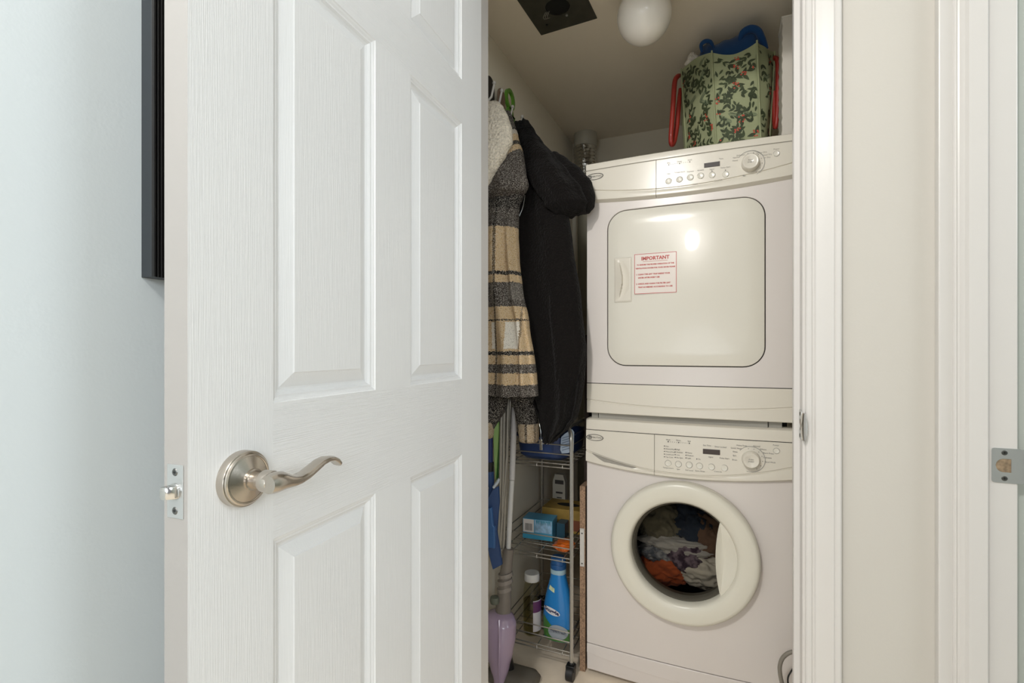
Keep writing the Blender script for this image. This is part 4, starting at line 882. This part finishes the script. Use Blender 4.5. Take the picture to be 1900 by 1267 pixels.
# on the top shelf
z0 = TIER[0]+.002
def rect_ring(cx, cy, hx_, hy_, z, r, n=6):
    out = []
    for sx, sy, a0 in ((1, 1, 0), (-1, 1, 90), (-1, -1, 180), (1, -1, 270)):
        for k in range(n+1): a = R(a0+90*k/n); out.append(Vector((cx+sx*(hx_-r)+r*math.cos(a), cy+sy*(hy_-r)+r*math.sin(a), z)))
    return out
m = MB(); cx, cy = -.582, 1.70
m.loft([rect_ring(cx, cy, .075, .11, z0, .04), rect_ring(cx, cy, .088, .124, z0+.012, .045), rect_ring(cx, cy, .096, .134, z0+.075, .05), rect_ring(cx, cy, .104, .142, z0+.078, .052), rect_ring(cx, cy, .104, .142, z0+.081, .052), rect_ring(cx, cy, .093, .131, z0+.080, .05), rect_ring(cx, cy, .084, .120, z0+.014, .045), rect_ring(cx, cy, .02, .02, z0+.010, .015)])
tag(finish('plastic_basin', m, mat('navy_plastic', (34, 56, 100), .45), ang=40), 'navy blue plastic basin on the top shelf of the wire trolley', 'basin')
m = MB(); Q = [onY(px, py, y) for px, py, y in ((1040, 843, 1.548), (1037, 836, 1.548), (1039, 812, 1.55), (1045, 806, 1.552), (1059, 797, 1.556), (1063, 803, 1.556), (1062, 838, 1.552), (1052, 842, 1.55))]
Q = [q+Vector((0, .012, 0)) for q in Q]
m.prism(Q, (0, .004, 0))
pk = thing('plastic_packet', 'see-through plastic packet with grey print leaning in the blue basin', 'packet', Q[0])
finish('packet_film', m, mat('frosted_plastic', (168, 184, 204), .3, coat=.3), pk, ang=40, bevel=.001)
m = MB()
for k in range(6):
    a = onY(1042, 814+k*4.5, 1.5545); b_ = onY(1059, 809+k*4.5, 1.5545); m.add([a+Vector((0, .004, 0)), b_+Vector((0, .004, 0)), b_+Vector((0, .004, .0022)), a+Vector((0, .004, .0022))], [(0, 1, 2, 3)])
finish('packet_lettering', m, mat('packet_print', (100, 116, 140), .5), pk, smooth=False, recalc=False, kind='stuff')
# middle shelf
z0 = TIER[1]+.002
def carton(name, label, cat, x0, x1, y0, y1, z0_, h, rgb, rot=0, rough=.4):
    o = thing(name, label, cat, ((x0+x1)/2, (y0+y1)/2, z0_), rotz=rot, local=True); a, b_ = (x1-x0)/2, (y1-y0)/2
    finish('carton', MB().box(-a, a, -b_, b_, 0, h), mat(name+'_card_%d' % rgb[0], rgb, rough), o, smooth=False, bevel=.001); return o, a, b_
o, a, b_ = carton('dryer_sheet_box', 'light blue carton with white barcode label on the middle trolley shelf', 'box', -.682, -.572, 1.66, 1.73, z0, .072, (78, 150, 184), rot=R(4))
m = MB(); y = -b_-.0006
def q4(m, x0, x1, z0_, z1, mi=0, yy=None): m.add([(x0, yy or y, z0_), (x1, yy or y, z0_), (x1, yy or y, z1), (x0, yy or y, z1)], [(0, 1, 2, 3)], mi)
q4(m, -a+.002, -a+.042, .024, .070); finish('white_label', m, mat('label_white', (214, 208, 204), .5), o, smooth=False, recalc=False)
m = MB(); rnd = random.Random(3); x = -a+.009
while x < -a+.034: w_ = rnd.choice((.0008, .0014, .002)); q4(m, x, x+w_, .030, .055, 0, y-.0004); x += w_+rnd.choice((.0008, .0012))
finish('barcode', m, M_print, o, smooth=False, recalc=False, kind='stuff')
m = MB(); q4(m, -a+.045, a-.002, .026, .070); finish('pale_panel', m, mat('pale_blue_print', (140, 176, 204), .4, var=.25, vscale=60), o, smooth=False, recalc=False)
m = MB()
for k in range(9): xk = -a+.05+k*.006; m.add([(xk, y-.0006, .069), (xk+.005, y-.0006, .069), (xk+.003, y-.0006, .069-.008-.014*rnd.random())], [(0, 1, 2)])
finish('splash_print', m, mat('teal_print', (34, 128, 152), .4), o, smooth=False, recalc=False, kind='stuff')
m = MB(); q4(m, -a, a, .001, .022); finish('lower_band', m, mat('aqua_print', (58, 146, 180), .4), o, smooth=False, recalc=False)
carton('small_box', 'small dark teal box beside the light blue carton on the trolley', 'box', -.566, -.535, 1.70, 1.75, z0, .055, (36, 74, 92))
tb = thing('tissue_box', 'mustard yellow tissue box with a dark oval slot on the middle trolley shelf', 'tissue box', (-.56, 1.82, z0))
m = MB().box(-.645, -.478, 1.765, 1.885, z0, z0+.085); finish('carton', m, mat('mustard_card', (150, 122, 56), .6, var=.15, vscale=25), tb, smooth=False, bevel=.001)
m = MB(); m.add([(-.56+.045*math.cos(2*PI*k/28), 1.825+.02*math.sin(2*PI*k/28), z0+.0858) for k in range(28)], [tuple(range(28))]); finish('oval_slot', m, M_dark, tb, smooth=False, recalc=False)
m = MB(); m.add([(-.53, 1.7644, z0+.01), (-.482, 1.7644, z0+.01), (-.482, 1.7644, z0+.05), (-.53, 1.7644, z0+.05)], [(0, 1, 2, 3)]); finish('brown_print', m, mat('brown_print', (120, 66, 44), .6), tb, smooth=False, recalc=False)
wbx = onY(1044, 903, 1.925).x
bt = thing('milk_carton', 'white slim carton with black lettering standing behind the mustard tissue box', 'carton', (wbx-.005, 1.905, z0))
m = MB(); m.loft([[Vector((wbx-.005+sx*w_, 1.905+sy*.015, z)) for sx, sy in ((-1, -1), (1, -1), (1, 1), (-1, 1))] for z, w_ in ((z0, .026), (z0+.15, .026), (z0+.175, .018), (z0+.180, .018))]); finish('carton', m, mat('off_white_card', (176, 172, 160), .5), bt, smooth=False, bevel=.001)
m = MB()
for zz_, w1, h1 in ((.150, .018, .016), (.108, .014, .007), (.088, .010, .004), (.078, .012, .003)): m.add([(wbx-.003-w1, 1.8892, z0+zz_-h1/2), (wbx-.003+w1, 1.8892, z0+zz_-h1/2), (wbx-.003+w1, 1.8892, z0+zz_+h1/2), (wbx-.003-w1, 1.8892, z0+zz_+h1/2)], [(0, 1, 2, 3)])
finish('black_label', m, mat('black_label_ink', (52, 48, 46), .6), bt, smooth=False, recalc=False, kind='stuff')
carton('green_box', 'dark green box at the back of the middle trolley shelf', 'box', -.522, -.472, 1.890, 1.925, z0, .130, (56, 98, 36))
blob('snack_pouch', 'orange crumpled pouch at the front of the middle trolley shelf', 'pouch', Vector((-.512, 1.622, z0+.014)), (.036, .045, .012), mat('orange_foil', (214, 106, 34), .35, var=.2, vscale=30), 31, .4)
# bottom shelf
z0 = TIER[2]+.002
cb = onY(987, 1100, 1.605).x
b1 = thing('clear_bottle', 'clear ribbed bottle with white screw cap on the bottom trolley shelf', 'bottle', (cb, 1.605, z0))
rings = []
for z, r_ in ((0, .026), (.006, .031), (.05, .032), (.10, .0315), (.135, .030), (.155, .029), (.170, .026), (.178, .022), (.188, .022)):
    rings.append([Vector((cb+r_*math.cos(2*PI*k/32)*(1+.012*math.cos(8*2*PI*k/32)), 1.605+r_*math.sin(2*PI*k/32)*(1+.012*math.cos(8*2*PI*k/32)), z0+z)) for k in range(32)])
finish('bottle_body', MB().loft(rings), glass_mat('bottle_plastic', (.90, .90, .80), rough=.06), b1, ang=60)
finish('liquid', MB().lathe((cb, 1.605, z0), [(0, .004), (.026, .004), (.029, .03), (.029, .115), (0, .115)], 'z', 28), glass_mat('olive_liquid', (.70, .68, .52), rough=.1), b1)
finish('screw_cap', MB().lathe((cb, 1.605, z0), [(.0262, .184), (.0268, .186), (.0262, .206), (.0245, .209), (0, .209)], 'z', 40), mat('white_cap', (206, 204, 200), .4), b1, ang=40)
m = MB(); m.loft([[Vector((cb+.0325*math.cos(R(a)), 1.605+.0325*math.sin(R(a)), z0+z)) for a in range(-62, 22, 6)] for z in (.02, .125)], closed=False, caps=False); lb = finish('bottle_label', m, mat('white_label_paper', (196, 192, 196), .5), b1, recalc=False)
m = MB(); m.loft([[Vector((cb+.0329*math.cos(R(a)), 1.605+.0329*math.sin(R(a)), z0+z)) for a in range(-62, 22, 6)] for z in (.085, .122)], closed=False, caps=False); finish('purple_band', m, mat('purple_print', (94, 48, 92), .5), b1, recalc=False)
sx_, sy_ = onY(1036, 1120, 1.615).x, 1.615
b2 = thing('softener_bottle', 'large blue fabric softener bottle with printed label on the bottom trolley shelf', 'bottle', (sx_, sy_, z0))
def sring(z, a_, b__): return [Vector((sx_+math.copysign(abs(math.cos(2*PI*k/40))**.85, math.cos(2*PI*k/40))*a_, sy_+math.copysign(abs(math.sin(2*PI*k/40))**.85, math.sin(2*PI*k/40))*b__, z0+z)) for k in range(40)]
SB = ((0, .044, .028), (.004, .049, .032), (.03, .0515, .034), (.075, .052, .034), (.115, .049, .033), (.15, .042, .030), (.18, .034, .027), (.205, .0275, .024), (.225, .0245, .0225), (.238, .0245, .0225))
M_bot = mat('sky_blue_plastic', (36, 122, 190), .22)
finish('bottle_body', MB().loft([sring(*q) for q in SB]), M_bot, b2, ang=50)
finish('neck_band', MB().loft([sring(.222, .0262, .0242), sring(.236, .0265, .0245), sring(.240, .0245, .0225)]), mat('pale_band', (150, 178, 190), .4), b2)
finish('cap', MB().lathe((sx_, sy_, z0), [(.0265, .238), (.0272, .240), (.0272, .252), (.0255, .254), (.0255, .272), (.022, .276), (0, .276)], 'z', 36), mat('navy_cap', (34, 84, 138), .35), b2, ang=40)
def sfront(x, z, off):          # point on the bottle front at local x, z
    t = z; a_, b__ = interp([(q[0], q[1], q[2]) for q in SB], t); u = max(-.98, min(.98, x/a_)); c = abs(u)**(1/.85); s = math.sqrt(max(0, 1-c*c))**.85
    return Vector((sx_+x, sy_-b__*s-off, z0+z))
def patch(poly, off, material, name, n=10):
    m = MB(); cx_ = sum(p[0] for p in poly)/len(poly); cz_ = sum(p[1] for p in poly)/len(poly); rings = []
    for k in range(n+1): t = 1-k/n*.98; rings.append([sfront(cx_+(p[0]-cx_)*t, cz_+(p[1]-cz_)*t, off) for p in poly])
    m.loft(rings, caps=False); return finish(name, m, material, b2, recalc=True)
def dens(poly, n=6):
    out = []
    for (a, b), (c, d) in zip(poly, poly[1:]+poly[:1]): out += [(lerp(a, c, k/n), lerp(b, d, k/n)) for k in range(n)]
    return out
patch(dens([(-.048, .004), (.046, .004), (.049, .045), (.020, .052), (-.012, .054), (-.044, .082), (-.049, .06)]), .0012, mat('label_green', (70, 120, 56), .4), 'green_label')
patch([(  .009+.034*math.cos(2*PI*k/30), .036+.025*math.sin(2*PI*k/30)) for k in range(30)], .0020, mat('label_silver', (152, 160, 168), .4), 'silver_oval')
patch([(-.013+.030*math.cos(2*PI*k/36), .103-.006*math.cos(2*PI*k/36)+.0115*math.sin(2*PI*k/36)) for k in range(36)], .0026, mat('label_white_blob', (222, 222, 224), .4), 'white_name_plate')
patch(dens([(-.026, .172), (-.004, .164), (-.004, .178), (-.022, .186)]), .002, mat('flower_print', (196, 206, 168), .4, var=.3, vscale=120), 'flower_print')
def curved_text(s, cx_, cz_, size, slope, off, material, name, bold=0):
    m = MB().text(s, (0, 0, 0), size, bold=bold); m.v = [sfront(cx_+v.x, cz_+v.z+slope*v.x, off) for v in m.v]; finish(name, m, material, b2, smooth=False, recalc=False)
curved_text('Snuggle', -.013, .104, .0175, -.2, .0034, mat('navy_ink', (34, 34, 78), .4), 'brand_lettering', .0007)
curved_text('SuperFresh', .010, .040, .0118, -.14, .0030, mat('dark_grey_ink', (60, 66, 78), .4), 'scent_lettering', .0002)

# chipboard panel, and the strip on its edge
m = MB().box(-.4525, -.434, 1.603, 2.08, .001, H-.455)
M_chip = mat('chipboard', (150, 122, 98), .9, var=.35, vscale=220, bump=.6, scale=200)
cbp = tag(finish('chipboard_panel', m, M_chip, smooth=False), 'brown chipboard panel on edge between the trolley and the washer', 'board')
m = MB().box(-.4515, -.4365, 1.5995, 1.6035, H-.72, H-.595).box(-.4515, -.436, 1.5995, 1.602, H-.598, H-.594)
o = finish('edge_bracket', m, mat('white_metal_strip', (204, 200, 194), .4), cbp, origin=W[cbp.name], smooth=False, bevel=.001)
for z in (H-.71, H-.61): finish('screw', MB().lathe((-.444, 1.5992, z), [(.0028, 0), (.0022, -.0012), (0, -.0014)], 'y', 10), M_screw, cbp)

# ------------------------------------------------------------------ cleaning tools against the left wall
vac = thing('stick_vacuum', 'lavender and grey upright stick vacuum with white pole in the closet corner', 'vacuum cleaner', (-.655, 1.47, 0))
YV = 1.46
def T(pts): return [onY(px, py, y) for px, py, y in pts]
m = MB().tube(T([(955, 755, 1.538), (953, 800, 1.532), (950, 890, 1.510)]), [.0105, .0105, .0098], 18); o = finish('white_pole', m, mat('pole_white', (198, 194, 192), .35), vac); o['label'] = 'white upper pole'
m = MB().tube(T([(950, 891, 1.510), (946, 960, 1.49), (943.5, 1017, 1.482)]), [.0085, .0085, .008], 18); finish('pole', m, mat('pole_white_lower', (204, 202, 198), .35), vac)
M_vg = mat('warm_grey_plastic', (120, 112, 104), .4); M_lav = mat('lavender_plastic', (164, 144, 166), .22, coat=.4)
m = MB().tube(T([(944, 1017, 1.482), (941, 1040, 1.48), (938, 1070, 1.475), (936, 1100, 1.472), (933, 1145, 1.47)]), [.017, .018, .020, .022, .027], 20); finish('neck', m, M_vg, vac)
for py, r_ in ((1066, .024), (1078, .025), (1092, .0245)):
    c = onY(938-(py-1066)*.08, py, 1.474); finish('neck_clip', MB().tube([c+Vector((-.001, 0, .006)), c+Vector((.002, 0, -.006))], [r_, r_*.98], 20), mat('clip_grey', (138, 130, 122), .35) if 'clip_grey' not in bpy.data.materials else bpy.data.materials['clip_grey'], vac)
rows = [(1137, 920, 944, 1.465, .020), (1146, 903, 952, 1.46, .036), (1160, 897, 956, 1.455, .044), (1185, 898, 955, 1.45, .046), (1215, 904, 950, 1.445, .040), (1240, 911, 944, 1.44, .030), (1262, 917, 938, 1.435, .020), (1290, 921, 934, 1.43, .012)]
m = garment(rows, 0, 2, .0, 64, 40, 0, .9); finish('dust_canister', m, M_lav, vac, ang=60)
m = MB()
c = onY(927, 1180, 1.405); finish('canister_ridge', MB().tube(T([(926, 1150, 1.423), (927, 1185, 1.404), (926, 1225, 1.404), (926, 1270, 1.418)]), [.003, .0045, .004, .002], 8), M_lav, vac)
c = onY(918, 1113, 1.45); finish('round_switch', MB().lathe(c, [(0, -.014), (.014, -.010), (.0165, 0), (.014, .010), (0, .014)], 'z', 20), mat('switch_green_grey', (92, 96, 84), .5), vac)
p = onY(972, 1262, 1.47)
m = MB().loft([rect_ring(-.640, 1.47, .085, .042, .003, .02), rect_ring(-.640, 1.47, .088, .045, .016, .02), rect_ring(-.640, 1.472, .078, .038, .030, .02), rect_ring(-.645, 1.474, .04, .022, .036, .015)]); finish('floor_head', m, mat('dark_warm_grey', (96, 90, 80), .5), vac, ang=50)
finish('swivel', MB().tube([(-.650, 1.474, .03), (-.662, 1.462, .10), (-.668, 1.455, .20)], [.016, .018, .018], 14), M_black, vac)
# folded drying rack: three grey tubes
rk = thing('folded_drying_rack', 'folded drying rack of thin grey tubes beside the white vacuum pole', 'drying rack', (-.69, 1.49, .4))
M_gt = mat('grey_tube', (150, 146, 138), .35, .6)
for a, b_, y, y2 in ((931, 924, 1.470, 1.455), (936, 929, 1.480, 1.468), (943, 934, 1.490, 1.478), (947, 927, 1.500, 1.462)):
    finish('tube', MB().tube(T([(a, 740, y), ((a+b_)/2+1, 880, (y+y2)/2), (b_, 1018, y2)]), .0058, 12), M_gt, rk)
finish('end_cap', MB().tube(T([(919, 1027, 1.45), (925, 1020, 1.452), (932, 1020, 1.456)]), .004, 8), M_gt, rk)
# blue dustpan and brush set, green broom
M_bl = mat('blue_plastic', (28, 60, 106), .45); M_bl2 = mat('dark_blue_plastic', (32, 44, 92), .4)
bro = thing('blue_broom', 'blue long-handled broom hanging against the closet wall behind the open door', 'broom', (-.72, 1.44, .8))
finish('handle', MB().tube(T([(909, 745, 1.46), (909, 860, 1.455)]), .0095, 14), M_bl2, bro)
finish('grip_joint', MB().tube(T([(909, 857, 1.455), (909, 876, 1.455)]), .0125, 14), M_black, bro)
finish('socket', MB().tube(T([(909, 875, 1.455), (910, 893, 1.452), (911, 905, 1.45), (908, 925, 1.445)]), [.013, .0125, .008, .007], 14), M_bl, bro)
dp = thing('dustpan', 'blue plastic dustpan hanging edge-on on the closet wall beside the grey tubes', 'dustpan', (-.71, 1.43, .6))
m = MB(); Q = T([(899, 935, 1.42), (914, 908, 1.428), (924, 902, 1.432), (926, 930, 1.436), (921, 985, 1.436), (931, 1048, 1.440), (914, 1057, 1.430), (907, 1030, 1.425), (900, 990, 1.42)])
m.prism(Q, (.0, .010, 0)); finish('pan', m, M_bl, dp, ang=30, bevel=.002)
m = MB(); Q = T([(902, 945, 1.412), (911, 942, 1.412), (914, 975, 1.412), (917, 978, 1.412), (917, 1018, 1.414), (905, 1016, 1.412)]); m.prism(Q, (0, .012, 0)); finish('raised_handle', m, mat('mid_blue_plastic', (54, 96, 148), .4), dp, ang=30, bevel=.002)
m = MB(); Q = T([(893, 940, 1.40), (900, 935, 1.41), (903, 1010, 1.415), (898, 1020, 1.41), (890, 1016, 1.40)]); m.prism(Q, (0, .012, 0)); finish('side_wall', m, M_bl2, dp, ang=30, bevel=.001)
finish('white_clip', MB().tube(T([(916, 904, 1.428), (924, 893, 1.432), (926, 888, 1.434)]), [.010, .010, .008], 12, flat=.5), mat('clip_white', (186, 196, 204), .4), dp)
g = thing('green_mop', 'lime green flat mop handle standing between the blue broom and grey tubes', 'mop', (-.71, 1.46, .7))
m = MB(); Q = T([(913, 748, 1.455), (924, 748, 1.46), (925, 800, 1.46), (921, 870, 1.458), (919, 895, 1.456), (916, 850, 1.454)]); m.prism(Q, (0, .008, 0)); finish('handle', m, mat('pale_lime', (122, 152, 88), .4), g, ang=30, bevel=.002)
m = MB(); Q = T([(922, 748, 1.472), (932, 748, 1.474), (930, 830, 1.474), (926, 868, 1.472), (928, 885, 1.472), (921, 895, 1.468), (920, 860, 1.47)]); m.prism(Q, (0, .008, 0)); finish('backing', m, mat('deep_green', (44, 96, 34), .4), g, ang=30, bevel=.002)

# grey drain hose in front of the washer, right
m = MB().tube(T([(1472, 1209, 1.50), (1462, 1212, 1.50), (1452, 1221, 1.50), (1447, 1235, 1.50), (1447.5, 1250, 1.50), (1451, 1268, 1.50), (1459, 1300, 1.50), (1466, 1330, 1.50)]), .0052, 14, sm=5)
hs = tag(finish('drain_hose', m, mat('grey_rubber', (136, 130, 120), .5)), 'grey hose looping in front of the washer by the door jamb', 'hose')
m = MB().tube(T([(1474, 1236, 1.52), (1467, 1247, 1.52), (1462, 1258, 1.52), (1463, 1275, 1.52), (1468, 1310, 1.52)]), .0020, 8, sm=5)
tag(finish('power_cord', m, M_black), 'thin black cord beside the grey hose at the door jamb', 'cord')
# dark brown slab filling the gap behind the coats, left of the dryer
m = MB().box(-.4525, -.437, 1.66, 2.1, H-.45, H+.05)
tag(finish('gap_slab', m, mat('dark_brown_fill', (46, 34, 28), .8), smooth=False, bevel=.001), 'dark brown slab standing in the gap left of the dryer', 'board')
